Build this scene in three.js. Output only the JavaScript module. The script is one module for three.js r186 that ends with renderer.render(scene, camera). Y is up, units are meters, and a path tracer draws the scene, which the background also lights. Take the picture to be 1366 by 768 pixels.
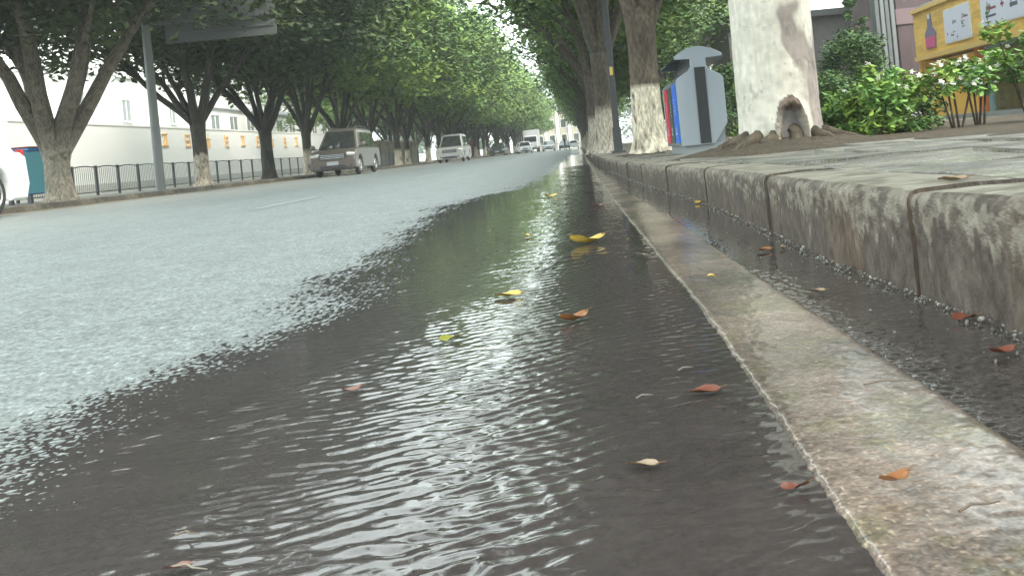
import * as THREE from 'three';
import { mergeGeometries } from 'three/addons/utils/BufferGeometryUtils.js';
import { ImprovedNoise } from 'three/addons/math/ImprovedNoise.js';
import { MarchingCubes } from 'three/addons/objects/MarchingCubes.js';
import { RoundedBoxGeometry } from 'three/addons/geometries/RoundedBoxGeometry.js';

// ---------------------------------------------------------------- camera, sky, sun, exposure
const scene = new THREE.Scene();
const FOCAL = 1250, VPX = 778, VPY = 194, ROLL = 0.095, EYE = 0.36;
const camera = new THREE.PerspectiveCamera(2 * Math.atan(384 / FOCAL) * 180 / Math.PI, 1366 / 768, 0.05, 2000);
camera.position.set(0, EYE, 0);
camera.rotation.set(0, 0, -ROLL);                       // looks down the street (-z); the hand-held phone is rolled
camera.setViewOffset(1366, 768, 683 - VPX, 384 - VPY, 1366, 768);

const SKYW = 256, SKYH = 128;
const skyData = new Float32Array(SKYW * SKYH * 4);
{
  const nz = new ImprovedNoise();
  for (let j = 0; j < SKYH; j++) for (let i = 0; i < SKYW; i++) {
    const el = ((j + 0.5) / SKYH - 0.5) * Math.PI, az = (i / SKYW) * Math.PI * 2;
    const x = Math.cos(el) * Math.cos(az), y = Math.sin(el), z = Math.cos(el) * Math.sin(az);
    const n = 0.5 + 0.5 * (nz.noise(x * 2.2, y * 5, z * 2.2) * 0.7 + nz.noise(x * 5, y * 11, z * 5) * 0.3);
    const b = (0.95 + 0.28 * Math.max(0, y)) * (0.92 + 0.16 * n);
    const k = (j * SKYW + i) * 4;
    skyData[k] = b * 0.89; skyData[k + 1] = b * 1.0; skyData[k + 2] = b * 0.985; skyData[k + 3] = 1;
  }
}
const skyTex = new THREE.DataTexture(skyData, SKYW, SKYH, THREE.RGBAFormat, THREE.FloatType);
skyTex.mapping = THREE.EquirectangularReflectionMapping; skyTex.magFilter = THREE.LinearFilter; skyTex.needsUpdate = true;
scene.background = skyTex; scene.environment = skyTex;
const sun = new THREE.DirectionalLight(0xfff3e2, 1.4);
sun.position.set(34, 50, 12); sun.castShadow = true; sun.shadow.radius = 34;
sun.shadow.mapSize.set(2048, 2048);
Object.assign(sun.shadow.camera, { left: -60, right: 60, top: 60, bottom: -60, near: 1, far: 200 });
sun.target.position.set(0, 0, -25); scene.add(sun, sun.target);
const renderer = new THREE.WebGLRenderer({ antialias: true });
renderer.toneMapping = THREE.LinearToneMapping;
renderer.toneMappingExposure = 3.7;
renderer.shadowMap.enabled = true;

// ---------------------------------------------------------------- helpers
function rng(seed) { let s = seed >>> 0; return () => { s = (s + 0x6D2B79F5) >>> 0; let t = s; t = Math.imul(t ^ (t >>> 15), t | 1); t ^= t + Math.imul(t ^ (t >>> 7), t | 61); return ((t ^ (t >>> 14)) >>> 0) / 4294967296; }; }
const perlin = new ImprovedNoise();
const N3 = (x, y, z = 0) => perlin.noise(x, y, z);
const lerp = (a, b, t) => a + (b - a) * t, clamp = (v, a, b) => Math.min(b, Math.max(a, v));
const smooth = (a, b, v) => { const t = clamp((v - a) / (b - a), 0, 1); return t * t * (3 - 2 * t); };
function table(pts) {                                    // smooth curve through [d, value] pairs
  return d => {
    if (d <= pts[0][0]) return pts[0][1];
    for (let i = 1; i < pts.length; i++) if (d <= pts[i][0]) {
      const p0 = pts[Math.max(0, i - 2)], p1 = pts[i - 1], p2 = pts[i], p3 = pts[Math.min(pts.length - 1, i + 1)];
      const h = p2[0] - p1[0], t = (d - p1[0]) / h;
      const m1 = i > 1 ? (p2[1] - p0[1]) / (p2[0] - p0[0]) * h : p2[1] - p1[1], m2 = i < pts.length - 1 ? (p3[1] - p1[1]) / (p3[0] - p1[0]) * h : p2[1] - p1[1];
      const t2 = t * t, t3 = t2 * t;
      return p1[1] * (2 * t3 - 3 * t2 + 1) + m1 * (t3 - 2 * t2 + t) + p2[1] * (3 * t2 - 2 * t3) + m2 * (t3 - t2);
    }
    return pts[pts.length - 1][1];
  };
}
const names = {};
function numbered(n) { const k = names[n] = (names[n] ?? -1) + 1; return k ? `${n}_${String(k).padStart(3, '0')}` : n; }
function mesh(name, geo, mat, parent) {
  const m = new THREE.Mesh(geo, mat); m.name = parent ? name : numbered(name); m.castShadow = m.receiveShadow = true;
  (parent || scene).add(m); return m;
}
function thing(name, label, category, [x, y, z] = [0, 0, 0], turn = 0, group) {
  const o = new THREE.Group(); o.name = numbered(name); o.position.set(x, y, z); o.rotation.y = turn; scene.add(o);
  o.userData = { label, category }; if (group) o.userData.group = group; return o;
}
function tag(o, label, category, group) { o.userData.label = label; o.userData.category = category; if (group) o.userData.group = group; return o; }
function struct(name, geo, mat) { const m = mesh(name, geo, mat); m.userData.kind = 'structure'; return m; }
function structGroup(name) { const g = new THREE.Group(); g.name = numbered(name); g.userData.kind = 'structure'; scene.add(g); return g; }
function copy(o, pos, turn, scale, label, group) {
  const c = o.clone(); c.name = numbered(o.userData.base || o.name); scene.add(c); c.userData = { ...o.userData };
  c.position.set(...pos); c.rotation.y = turn; if (scale) c.scale.set(...(scale.length ? scale : [scale, scale, scale]));
  if (label) c.userData.label = label; if (group) c.userData.group = group; return c;
}
const lin = (r, g, b) => new THREE.Color().setRGB(r, g, b);
function std(r, g, b, rough = 0.7, extra = {}) { return new THREE.MeshStandardMaterial({ color: lin(r, g, b), roughness: rough, ...extra }); }
function phys(r, g, b, rough, extra = {}) { return new THREE.MeshPhysicalMaterial({ color: lin(r, g, b), roughness: rough, ...extra }); }
function strip(g) { for (const k of Object.keys(g.attributes)) if (!['position', 'normal', 'uv'].includes(k)) g.deleteAttribute(k); return g.index ? g.toNonIndexed() : g; }
function merge(list) {
  const col = list.every(g => g.attributes.color);
  const out = list.map(g => { const q = g.index ? g.toNonIndexed() : g; for (const k of Object.keys(q.attributes)) if (!['position', 'normal', 'uv', ...(col ? ['color'] : [])].includes(k)) q.deleteAttribute(k); return q; });
  return mergeGeometries(out);
}
function box(w, h, d, x = 0, y = 0, z = 0, r = 0) {
  const g = r ? new RoundedBoxGeometry(w, h, d, 2, r) : new THREE.BoxGeometry(w, h, d); g.translate(x, y, z); return g;
}
function grid(nu, nv, fn, uvScale = 1) {                 // fn(i, j) -> [x, y, z], optional [u, v]
  const pos = new Float32Array((nu + 1) * (nv + 1) * 3), uv = new Float32Array((nu + 1) * (nv + 1) * 2), idx = new Uint32Array(nu * nv * 6);
  for (let j = 0, k = 0; j <= nv; j++) for (let i = 0; i <= nu; i++, k++) {
    const p = fn(i, j); pos.set(p.slice(0, 3), k * 3);
    if (p.length > 3) { uv[k * 2] = p[3]; uv[k * 2 + 1] = p[4]; } else { uv[k * 2] = p[0] * uvScale; uv[k * 2 + 1] = p[2] * uvScale; }
  }
  for (let j = 0, k = 0; j < nv; j++) for (let i = 0; i < nu; i++) { const a = j * (nu + 1) + i, b = a + 1, c = a + nu + 1, d = c + 1; idx.set([a, b, d, a, d, c], k); k += 6; }
  const g = new THREE.BufferGeometry(); g.setAttribute('position', new THREE.BufferAttribute(pos, 3)); g.setAttribute('uv', new THREE.BufferAttribute(uv, 2));
  g.setIndex(new THREE.BufferAttribute(idx, 1)); g.computeVertexNormals(); return g;
}
function tube(pts, radii, seg = 8, opt = {}) {           // tapered limb through points, uv in metres
  const n = pts.length, pos = [], uv = [], idx = []; let len = 0;
  let ref = new THREE.Vector3(1, 0, 0.13);
  for (let i = 0; i < n; i++) {
    const t = new THREE.Vector3().subVectors(pts[Math.min(n - 1, i + 1)], pts[Math.max(0, i - 1)]).normalize();
    const a = new THREE.Vector3().copy(ref).addScaledVector(t, -ref.dot(t)).normalize(), b = new THREE.Vector3().crossVectors(t, a); ref = a;
    if (i) len += pts[i].distanceTo(pts[i - 1]);
    for (let k = 0; k <= seg; k++) {
      const an = (k % seg) / seg * Math.PI * 2; let r = radii[i];
      if (opt.bump) r *= 1 + opt.bump(an, pts[i].y, i);
      const p = pts[i].clone().addScaledVector(a, Math.cos(an) * r).addScaledVector(b, Math.sin(an) * r);
      pos.push(p.x, p.y, p.z); uv.push(k / seg * Math.max(0.15, radii[0] * 6), len);
    }
  }
  for (let i = 0; i < n - 1; i++) for (let k = 0; k < seg; k++) { const p = i * (seg + 1) + k, q = p + seg + 1; idx.push(p, p + 1, q, p + 1, q + 1, q); }
  const e = pos.length / 3, l = pts[n - 1]; pos.push(l.x, l.y, l.z); uv.push(0, len);
  for (let k = 0; k < seg; k++) idx.push((n - 1) * (seg + 1) + k, (n - 1) * (seg + 1) + k + 1, e);
  const g = new THREE.BufferGeometry(); g.setAttribute('position', new THREE.Float32BufferAttribute(pos, 3)); g.setAttribute('uv', new THREE.Float32BufferAttribute(uv, 2)); g.setIndex(idx); g.computeVertexNormals(); return g;
}
function paint(g, fn) {                                  // vertex colours, fn(x, y, z) -> [r, g, b]
  const p = g.attributes.position, c = new Float32Array(p.count * 3);
  for (let i = 0; i < p.count; i++) c.set(fn(p.getX(i), p.getY(i), p.getZ(i)), i * 3);
  g.setAttribute('color', new THREE.BufferAttribute(c, 3)); return g;
}
const V = (x, y, z) => new THREE.Vector3(x, y, z);
// pixel of the 1366x768 photograph at a depth -> point (depth comes from the ground or the usual size of the thing)
function at(x, y, d) { const dx = x - VPX, dy = VPY - y, c = Math.cos(ROLL), s = Math.sin(ROLL); return V((dx * c + dy * s) * d / FOCAL, EYE + (dy * c - dx * s) * d / FOCAL, -d); }

// ---------------------------------------------------------------- textures
function hash2(x, y, s) { let h = Math.imul(x | 0, 374761393) ^ Math.imul(y | 0, 668265263) ^ Math.imul(s | 0, 2147483647 - 977); h = Math.imul(h ^ (h >>> 13), 1274126177); return ((h ^ (h >>> 16)) >>> 0) / 4294967296; }
function pn(u, v, per, s) {                              // periodic value noise, u and v in 0..1
  const x = u * per, y = v * per, x0 = Math.floor(x), y0 = Math.floor(y), fx = x - x0, fy = y - y0, sx = fx * fx * (3 - 2 * fx), sy = fy * fy * (3 - 2 * fy);
  const h = (a, b) => hash2(((a % per) + per) % per, ((b % per) + per) % per, s);
  return lerp(lerp(h(x0, y0), h(x0 + 1, y0), sx), lerp(h(x0, y0 + 1), h(x0 + 1, y0 + 1), sx), sy);
}
function tex(w, h, fn, srgb) {
  const d = new Uint8Array(w * h * 4);
  for (let j = 0; j < h; j++) for (let i = 0; i < w; i++) { const c = fn(i / w, j / h), k = (j * w + i) * 4; d[k] = clamp(c[0], 0, 1) * 255; d[k + 1] = clamp(c[1] ?? c[0], 0, 1) * 255; d[k + 2] = clamp(c[2] ?? c[0], 0, 1) * 255; d[k + 3] = 255; }
  const t = new THREE.DataTexture(d, w, h, THREE.RGBAFormat); t.wrapS = t.wrapT = THREE.RepeatWrapping; t.magFilter = THREE.LinearFilter; t.minFilter = THREE.LinearMipmapLinearFilter; t.generateMipmaps = true;
  if (srgb) t.colorSpace = THREE.SRGBColorSpace; t.needsUpdate = true; return t;
}
const grain = (u, v, s) => 0.5 * pn(u, v, 256, s) + 0.3 * pn(u, v, 128, s + 1) + 0.2 * pn(u, v, 64, s + 2);
const asphaltMap = tex(1024, 1024, (u, v) => { const a = grain(u, v, 3), b = pn(u, v, 8, 9) * 0.6 + pn(u, v, 24, 5) * 0.4, st = pn(u, v, 210, 21) > 0.86 ? 0.16 : 0; const k = 0.66 + (a - 0.5) * 0.5 + (b - 0.5) * 0.09 + st; return [k, k, k]; }, true);
const asphaltBump = tex(1024, 1024, (u, v) => [0.2 + 0.8 * grain(u, v, 3)]);
const concreteMap = tex(1024, 1024, (u, v) => {
  const a = grain(u, v, 31), b = pn(u, v, 5, 33) * 0.5 + pn(u, v, 17, 34) * 0.3 + pn(u, v, 40, 35) * 0.2, st = pn(u, v, 11, 37) * 0.6 + pn(u, v, 33, 38) * 0.4;
  let k = 0.62 + (a - 0.5) * 0.5 + (b - 0.5) * 0.5; const moss = smooth(0.55, 0.72, st) * 0.16; const spk = pn(u, v, 180, 39) > 0.84 ? 0.2 : 0; k += spk;
  return [k * (1.02 - moss * 0.5), k * (0.965 - moss * 0.3), k * (0.9 - moss * 0.75)];
}, true);
const concreteBump = tex(1024, 1024, (u, v) => [0.55 * grain(u, v, 31) + 0.3 * pn(u, v, 40, 35) + 0.15 * pn(u, v, 17, 34)]);
const barkMap = tex(512, 512, (u, v) => { const w = pn(u, v, 6, 51) * 0.12; const a = pn(u + w, v * 0.3, 40, 52) * 0.5 + pn(u + w, v, 24, 53) * 0.3 + pn(u, v, 96, 54) * 0.2; const k = 0.68 + (a - 0.5) * 0.5; return [k * 1.02, k * 0.98, k * 0.92]; }, true);
const barkBump = tex(512, 512, (u, v) => { const w = pn(u, v, 6, 51) * 0.12; return [pn(u + w, v * 0.3, 40, 52) * 0.6 + pn(u + w, v, 24, 53) * 0.25 + pn(u, v, 96, 54) * 0.15]; });
const plasterMap = tex(512, 512, (u, v) => { const k = 0.93 + (pn(u, v, 6, 61) - 0.5) * 0.12 + (pn(u, v, 30, 62) - 0.5) * 0.08 + (pn(u, v * 0.2, 60, 63) - 0.5) * 0.08; return [k, k, k * 0.99]; }, true);
const soilMap = tex(512, 512, (u, v) => { const a = pn(u, v, 90, 71) * 0.5 + pn(u, v, 32, 72) * 0.3 + pn(u, v, 9, 73) * 0.2; const k = 0.3 + 0.5 * a; return [k, k * 0.88, k * 0.72]; }, true);
const soilBump = tex(512, 512, (u, v) => [pn(u, v, 90, 71) * 0.5 + pn(u, v, 32, 72) * 0.5]);
// kerb face: dark wet stone, pale dried drips running down from the arris (v = height / 0.3 m)
const kerbMap = tex(2048, 512, (u, vv) => {
  const g0 = (grain(u, vv * 0.125, 88) - 0.5) * 0.24, g1 = (pn(u, vv * 0.25, 60, 90) * 0.6 + pn(u, vv * 0.25, 200, 93) * 0.4 - 0.5) * 0.2;
  if (vv > 0.5) { const w = smooth(0.5, 0.75, pn(u, vv * 0.25, 44, 91) * 0.6 + pn(u, vv * 0.25, 120, 92) * 0.4) * 0.16; return [0.66 - w, 0.635 - w, 0.575 - w].map(c => c + g0 + g1); }
  const h = vv * 2, col = pn(u, 0.3, 150, 81) * 0.4 + pn(u, 0.6, 60, 82) * 0.3 + pn(u, 0.1, 20, 83) * 0.3;
  const reach = 0.72 - 0.66 * Math.pow(col, 1.2), rag = pn(u, h * 0.03, 256, 84) * 0.16 + pn(u, h * 0.2, 110, 85) * 0.16;
  const pale = smooth(reach + 0.08, reach + 0.24, h + rag - 0.17) * (0.12 + 0.88 * smooth(0.36, 0.62, pn(u, h * 0.05, 140, 86) * 0.35 + pn(u, h * 0.16, 70, 87) * 0.4 + pn(u, h * 0.3, 240, 94) * 0.25));
  const rust = smooth(0.7, 0.85, pn(u, 0.7, 14, 89)) * 0.03, a = [0.36 + rust, 0.32, 0.29 - rust], b = [0.56, 0.53, 0.48];
  return a.map((c, i) => lerp(c, b[i], pale) + g0 + g1 * 0.5);
}, true);

const M = {
  road: std(0.47, 0.51, 0.5, 0.55, { map: asphaltMap, bumpMap: asphaltBump, bumpScale: 0.0025 }),
  strip: phys(0.46, 0.385, 0.36, 0.4, { map: concreteMap, bumpMap: concreteBump, bumpScale: 0.004, clearcoat: 0.9, clearcoatRoughness: 0.16 }),
  water: phys(0.142, 0.116, 0.113, 0.5, { clearcoat: 1, clearcoatRoughness: 0.02, map: (() => { const t = tex(512, 512, (u, v) => { const k = 0.64 + (grain(u, v, 3) - 0.5) * 0.16 + (pn(u, v, 12, 7) - 0.5) * 0.06; return [k, k, k]; }, true); t.repeat.set(2, 2); return t; })(), specularIntensity: 0.1 }),
  gutter: phys(0.13, 0.108, 0.1, 0.5, { clearcoat: 1, clearcoatRoughness: 0.05, specularIntensity: 0.1, map: asphaltMap, bumpMap: asphaltBump, bumpScale: 0.001 }),
  kerb: std(0.62, 0.61, 0.6, 0.7, { map: kerbMap, bumpMap: (() => { const t = concreteBump.clone(); t.repeat.set(3.4, 0.6); t.needsUpdate = true; return t; })(), bumpScale: 0.003 }),
  slab: [0, 1, 2].map(i => std(0.4 + i * 0.04, 0.42 + i * 0.04, 0.43 + i * 0.035, 0.6, { map: concreteMap, bumpMap: concreteBump, bumpScale: 0.003 })),
  paving: std(0.36, 0.36, 0.34, 0.7, { map: concreteMap }),
  soil: std(0.22, 0.215, 0.2, 0.95, { map: soilMap, bumpMap: soilBump, bumpScale: 0.012 }),
  bark: std(1, 1, 1, 0.9, { map: barkMap, bumpMap: barkBump, bumpScale: 0.02, vertexColors: true }),
  paleBark: std(0.62, 0.62, 0.62, 0.85, { map: plasterMap, bumpMap: barkBump, bumpScale: 0.008, vertexColors: true }),
  leaf: std(1, 1, 1, 0.75, { vertexColors: true, side: THREE.DoubleSide }),
  white: std(0.88, 0.88, 0.87, 0.6, { map: plasterMap }), cream: std(0.36, 0.32, 0.25, 0.7, { map: plasterMap }),
  marking: std(0.72, 0.74, 0.73, 0.6, { map: asphaltMap }), yellow: std(0.85, 0.6, 0.24, 0.6, { map: asphaltMap }),
  glass: phys(0.03, 0.035, 0.035, 0.08, { clearcoat: 1, clearcoatRoughness: 0.03 }),
  black: std(0.03, 0.03, 0.032, 0.5), rubber: std(0.03, 0.03, 0.03, 0.85), chrome: std(0.6, 0.6, 0.62, 0.25, { metalness: 0.9 }),
  lamp: phys(0.4, 0.41, 0.41, 0.15, { clearcoat: 1 }), grey: std(0.3, 0.31, 0.32, 0.5), darkGrey: std(0.09, 0.095, 0.1, 0.5), pole: std(0.2, 0.21, 0.21, 0.5, { metalness: 0.2 }),
};

// ---------------------------------------------------------------- street geometry
const kerbX = table([[-3, .7], [1.4, .65], [2.2, .612], [4.8, .6], [7, .48], [9.5, .39], [14, .27], [26, .14], [60, 0], [140, -.4], [300, -1.5]]);
const kerbTop = table([[-3, .23], [1.4, .222], [1.9, .212], [4.8, .187], [8.6, .16], [14, .15], [300, .15]]);
const stripL = table([[-3, .2], [.7, .204], [2, .21], [2.7, .198], [6, .157], [14, .1], [26, .05], [60, -.06], [140, -.45], [300, -1.55]]);
const stripR = table([[-3, .44], [.9, .427], [1.8, .406], [2.6, .389], [3.85, .368], [7.2, .27], [14, .16], [26, .08], [60, -.03], [140, -.42], [300, -1.52]]);
const wetX = table([[-3, -.85], [1.2, -.84], [1.7, -.75], [2.5, -.76], [3.5, -.83], [5.4, -1.0], [7.4, -1.03], [9.1, -.66], [12, -.5], [16, -.45], [33, -.55], [60, -.8], [300, -3]]);
const LEFT_KERB = -10.75, PAVE_L = 0.255;
function roadBase(x, d) { const s = wetX(d) - x; return s < 0 ? 0.0125 * s : 0.0125 * (s < 6 ? s : s < 10 ? 6 + (s - 6) * 0.75 : 9 + (s - 10) * 0.2); }
const roadY = roadBase;

// rows get coarser with distance
const rowsUntil = (d0, d1, step) => { const r = []; for (let d = d0; d < d1; d += step(d)) r.push(d); r.push(d1); return r; };
{ // road: aggregate is real relief where it stands out of the stream
  const rows = rowsUntil(-3, 300, d => d < 0.9 ? 0.15 : Math.max(0.0034, d * d / 440));
  const cols = []; for (let x = LEFT_KERB - 0.02; x < -2.6; x += 0.25) cols.push(x); for (let x = -2.6; x < -1.6; x += 0.016) cols.push(x); for (let x = -1.6; x < -0.4; x += 0.0038) cols.push(x); for (let x = -0.4; x <= 0.36; x += 0.06) cols.push(x);
  const g = grid(cols.length - 1, rows.length - 1, (i, j) => {
    const x = cols[i], d = rows[j]; let y = roadY(x, d);
    if (x > -2.7 && d < 40) {
      const away = wetX(d) - x, f = smooth(-2.7, -2.3, x) * (1 - 0.55 * smooth(0.12, 0.5, away));
      const px = x / 0.0075, pz = d / 0.0075, dist = smooth(1.6, 6, d);
      y += f * (0.0046 * N3(px, pz, 1) + 0.0016 * N3(px * 0.45, pz * 0.45, 4) + 0.0009 * N3(x * 9, d * 6, 7) + 0.003 * N3(x * 2.5, d * 1.5, 9) * (1 - 0.3 * dist));
    }
    if (x > -0.35) y -= 0.02;
    return [x, y, -d, x / 1.6, d / 1.6];
  });
  struct('road', g, M.road);
}
// ripples: short gravity waves running down the gutter stream
const waves = []; { const r = rng(77); for (let i = 0; i < 40; i++) { const lam = 0.0125 * Math.pow(3.7, r()), th = (r() + r() + r() - 1.5) * 1.3; waves.push([Math.sin(th) * 2 * Math.PI / lam, Math.cos(th) * 2 * Math.PI / lam, r() * 6.283, lam * (0.7 + 0.6 * r())]); } }
function ripple(x, d, gain) { const wx = x + 0.02 * N3(x * 8, d * 8, 2), wd = d + 0.03 * N3(x * 6, d * 6, 5); let h = 0; for (const [kx, kz, ph, a] of waves) h += a * Math.sin(kx * wx + kz * wd + ph); return h * gain; }
{
  const rows = rowsUntil(-1.5, 170, d => d < 0.45 ? 0.1 : d < 17 ? clamp(d * d / 420, 0.0034, 0.022) : d < 40 ? 0.08 : 0.6), NX = 210;
  const g = grid(NX, rows.length - 1, (i, j) => {
    const d = rows[j], l = wetX(d) - 0.34, r = stripL(d) + 0.03, x = lerp(l, r, i / NX);
    const mid = lerp(wetX(d), stripL(d), 0.66), act = Math.exp(-Math.pow((x - mid - 0.05) / 0.37, 2)), patch = 0.7 + 0.75 * N3(x * 4, d * 2.2, 11);
    const gain = 0.0060 * (0.17 + 1.0 * act) * clamp(patch, 0.15, 1.3);
    return [x, 0.0006 + ripple(x, d, gain) + (d < 5 ? 0.0012 * Math.max(0, N3(x * 42, d * 42, 31) - 0.42) / 0.4 * smooth(-0.1, -0.5, x) : 0), -d, x / 1.6, d / 1.6];
  });
  struct('water', g, M.water);
}
{ // flush concrete strip between the road and the gutter channel
  const rows = rowsUntil(-1.5, 170, d => d < 0.5 ? 0.1 : d < 12 ? clamp(d * d / 300, 0.006, 0.05) : d < 40 ? 0.4 : 4), NX = 44;
  const g = grid(NX, rows.length - 1, (i, j) => {
    const d = rows[j], l = stripL(d), r = stripR(d); let t = i / NX, x, y = 0.007;
    const chip = 0.004 * N3(d * 7, 3.1) + 0.004 * N3(d * 34, 8.2) + 0.003 * N3(d * 90, 2);
    if (i === 0) { x = l + chip; y = -0.03; } else if (i === NX) { x = r + chip * 0.6; y = -0.04; }
    else { t = (i - 1) / (NX - 2); x = lerp(l + chip, r + chip * 0.6, t); const e = Math.min(t, 1 - t) * (r - l); y -= 0.005 * Math.exp(-e / 0.005); y += 0.0009 * N3(x * 90, d * 90, 3) + 0.0009 * N3(x * 22, d * 16, 5) + 0.002 * N3(x * 5, d * 3, 8); }
    return [x, y, -d, x / 0.8, d / 0.8];
  });
  struct('gutter_strip', g, M.strip);
}
{ // gutter channel: shallow water over grit
  const rows = rowsUntil(-1.5, 170, d => d < 0.7 ? 0.1 : d < 14 ? clamp(d * d / 420, 0.004, 0.02) : d < 40 ? 0.3 : 4), NX = 64;
  const g = grid(NX, rows.length - 1, (i, j) => {
    const d = rows[j], x = lerp(stripR(d) - 0.02, kerbX(d) + 0.03, i / NX), t = i / NX;
    const act = clamp(0.5 + 1.1 * N3(x * 5, d * 1.7, 21) + 1.6 * Math.exp(-Math.pow((t - 0.3) / 0.3, 2)) * smooth(2.6, 1.2, d), 0.1, 2.4);
    const y = 0.0 + 0.0017 * act * (N3(x * 60, d * 60, 3) + 0.7 * N3(x * 110, d * 95, 8)) + ripple(x * 1.3, d * 1.3, 0.002 * act);
    return [x, y, -d, x / 1.1, d / 1.1];
  });
  struct('gutter', g, M.gutter);
}
{ // kerb: separate stones, each its own mesh
  const K = structGroup('kerb'); const joints = [-1.1, 0.35, 1.86, 3.22, 4.78, 6.2, 7.65]; while (joints[joints.length - 1] < 46) joints.push(joints[joints.length - 1] + 1.45); joints.push(170);
  const r = rng(5);
  for (let s = 0; s < joints.length - 1; s++) {
    const last = s === joints.length - 2, n = last ? 60 : 16, a = joints[s] + 0.002, b = joints[s + 1] - 0.002, dx = (r() - 0.5) * 0.012, dy = (r() - 0.5) * 0.008, W = 0.25, R = 0.028, uo = r();
    const prof = d => { const x = kerbX(d) + dx, t = kerbTop(d) + dy; const p = [[x + 0.004, -0.06], [x + 0.003, t * 0.5], [x, t - R]]; for (let k = 1; k <= 4; k++) { const q = k / 4 * Math.PI / 2; p.push([x + R - R * Math.cos(q), t - R + R * Math.sin(q)]); } p.push([x + W * 0.5, t + 0.003], [x + W - 0.01, t], [x + W, t - 0.01], [x + W, -0.05]); return p; };
    const np = prof(0).length;
    const g = grid(np - 1, n, (i, j) => {
      let d = lerp(a, b, j / n); const e = (j === 0 || j === n); const p = prof(d)[i];
      const wob = 0.0035 * N3(d * 7, p[1] * 14, s) + 0.0016 * N3(d * 40, p[1] * 40, s);
      const px = p[0] + (i < 5 ? wob - 0 + (e ? 0.007 : 0) : 0), py = p[1] + (i >= 5 && i < np - 2 ? wob * 0.7 - (e ? 0.006 : 0) : 0);
      const v = i < 6 ? clamp(p[1] / kerbTop(d), 0.02, 1) * 0.49 : 0.52 + (i - 6) * 0.09;
      return [px, py, -d, d / 3 + uo, v];
    });
    const cap = d => { const sh = new THREE.Shape(prof(d).map(p => new THREE.Vector2(p[0], p[1]))); const c = new THREE.ShapeGeometry(sh); c.translate(0, 0, -d); return c; };
    mesh('kerb_stone', merge([g, cap(a), cap(b)]), M.kerb, K);
  }
}
{ // grit and small stones lying along the foot of the kerb
  const r = rng(91), pos = [], cnt = 1700, geo = new THREE.IcosahedronGeometry(1, 0);
  const im = new THREE.InstancedMesh(geo, std(1, 1, 1, 0.85), cnt); const m = new THREE.Matrix4(), q = new THREE.Quaternion(), c = new THREE.Color();
  for (let i = 0; i < cnt; i++) {
    const d = 1.0 + 11 * Math.pow(r(), 1.6), cl = 0.35 + 0.9 * Math.max(0, N3(d * 3.1, 4, 2) + 0.3), sp = Math.pow(r(), 2.2) * 0.05 * cl + (r() < 0.06 ? r() * 0.16 : 0), sz = (0.0012 + 0.003 * Math.pow(r(), 3)) * (1 + d * 0.05);
    q.setFromEuler(new THREE.Euler(r() * 6, r() * 6, r() * 6)); m.compose(V(kerbX(d) - 0.004 - sp, 0.002 + sz * 0.3 + Math.max(0, 0.010 * cl - sp * 0.4), -d), q, V(sz, sz * 0.7, sz * 1.1)); im.setMatrixAt(i, m);
    const k = 0.08 + 0.3 * r() * r(); c.setRGB(k * 1.05, k, k * 0.88); im.setColorAt(i, c);
  }
  im.name = 'grit'; im.castShadow = im.receiveShadow = true; im.userData = { kind: 'stuff', label: 'grit and small stones along the foot of the kerb', category: 'grit' }; scene.add(im);
}
const T1 = [1.63, 7.7], T2 = [0.98, 13.6], BEDX = 2.3;
const paveY = (x, d) => kerbTop(d) + 0.004 * (x - kerbX(d));
{ // pavement of single slabs, uneven, dark gaps between
  const P = structGroup('pavement'); const r = rng(15);
  const g = new RoundedBoxGeometry(1, 1, 1, 1, 0.03); const SX = 0.56, SZ = 0.56;
  const geos = [0, 1, 2].map(k => { const q = new RoundedBoxGeometry(SX - 0.012, 0.06, SZ - 0.012, 1, 0.006); const p = q.attributes.position, uv = q.attributes.uv; for (let i = 0; i < p.count; i++) { const nr = q.attributes.normal; if (Math.abs(nr.getY(i)) > 0.5) uv.setXY(i, (p.getX(i) + k * 0.31) / 0.9, (p.getZ(i) + k * 0.17) / 0.9); else uv.setXY(i, ((Math.abs(nr.getX(i)) > 0.5 ? p.getZ(i) : p.getX(i)) + k * 0.31) / 0.9, p.getY(i) / 0.9); }; return q; });
  for (let row = -1; row < 28; row++) for (let c = 0; c < 3; c++) {
    const d = 0.4 + row * SZ, x = kerbX(d) + 0.262 + SX / 2 + c * SX + (row % 2 ? 0.0 : 0.0);
    if (x > BEDX + 0.3 || Math.hypot(x - T1[0], d - T1[1]) < 0.72 || Math.hypot(x - T2[0], d - T2[1]) < 0.62) continue;
    const o = mesh('paving_slab', geos[Math.floor(r() * 3)], M.slab[Math.floor(r() * 3)], P);
    o.position.set(x, paveY(x, d) - 0.03 + (r() - 0.45) * 0.02, -d); o.rotation.set((r() - 0.5) * 0.05, (r() - 0.5) * 0.03, (r() - 0.5) * 0.04);
  }
  const base = grid(20, 90, (i, j) => { const d = -2 + Math.pow(j / 90, 2) * 172, x = lerp(kerbX(d) + 0.24, 60, Math.pow(i / 20, 2.2)); const y = paveY(Math.min(x, 3), d) - (d < 16 && x < BEDX + 0.3 ? 0.022 : 0.006) + 0.003 * N3(x * 3, d * 3); return [x, y, -d, x / 2, d / 2]; });
  mesh('paving_base', base, M.paving, P);
}
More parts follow.
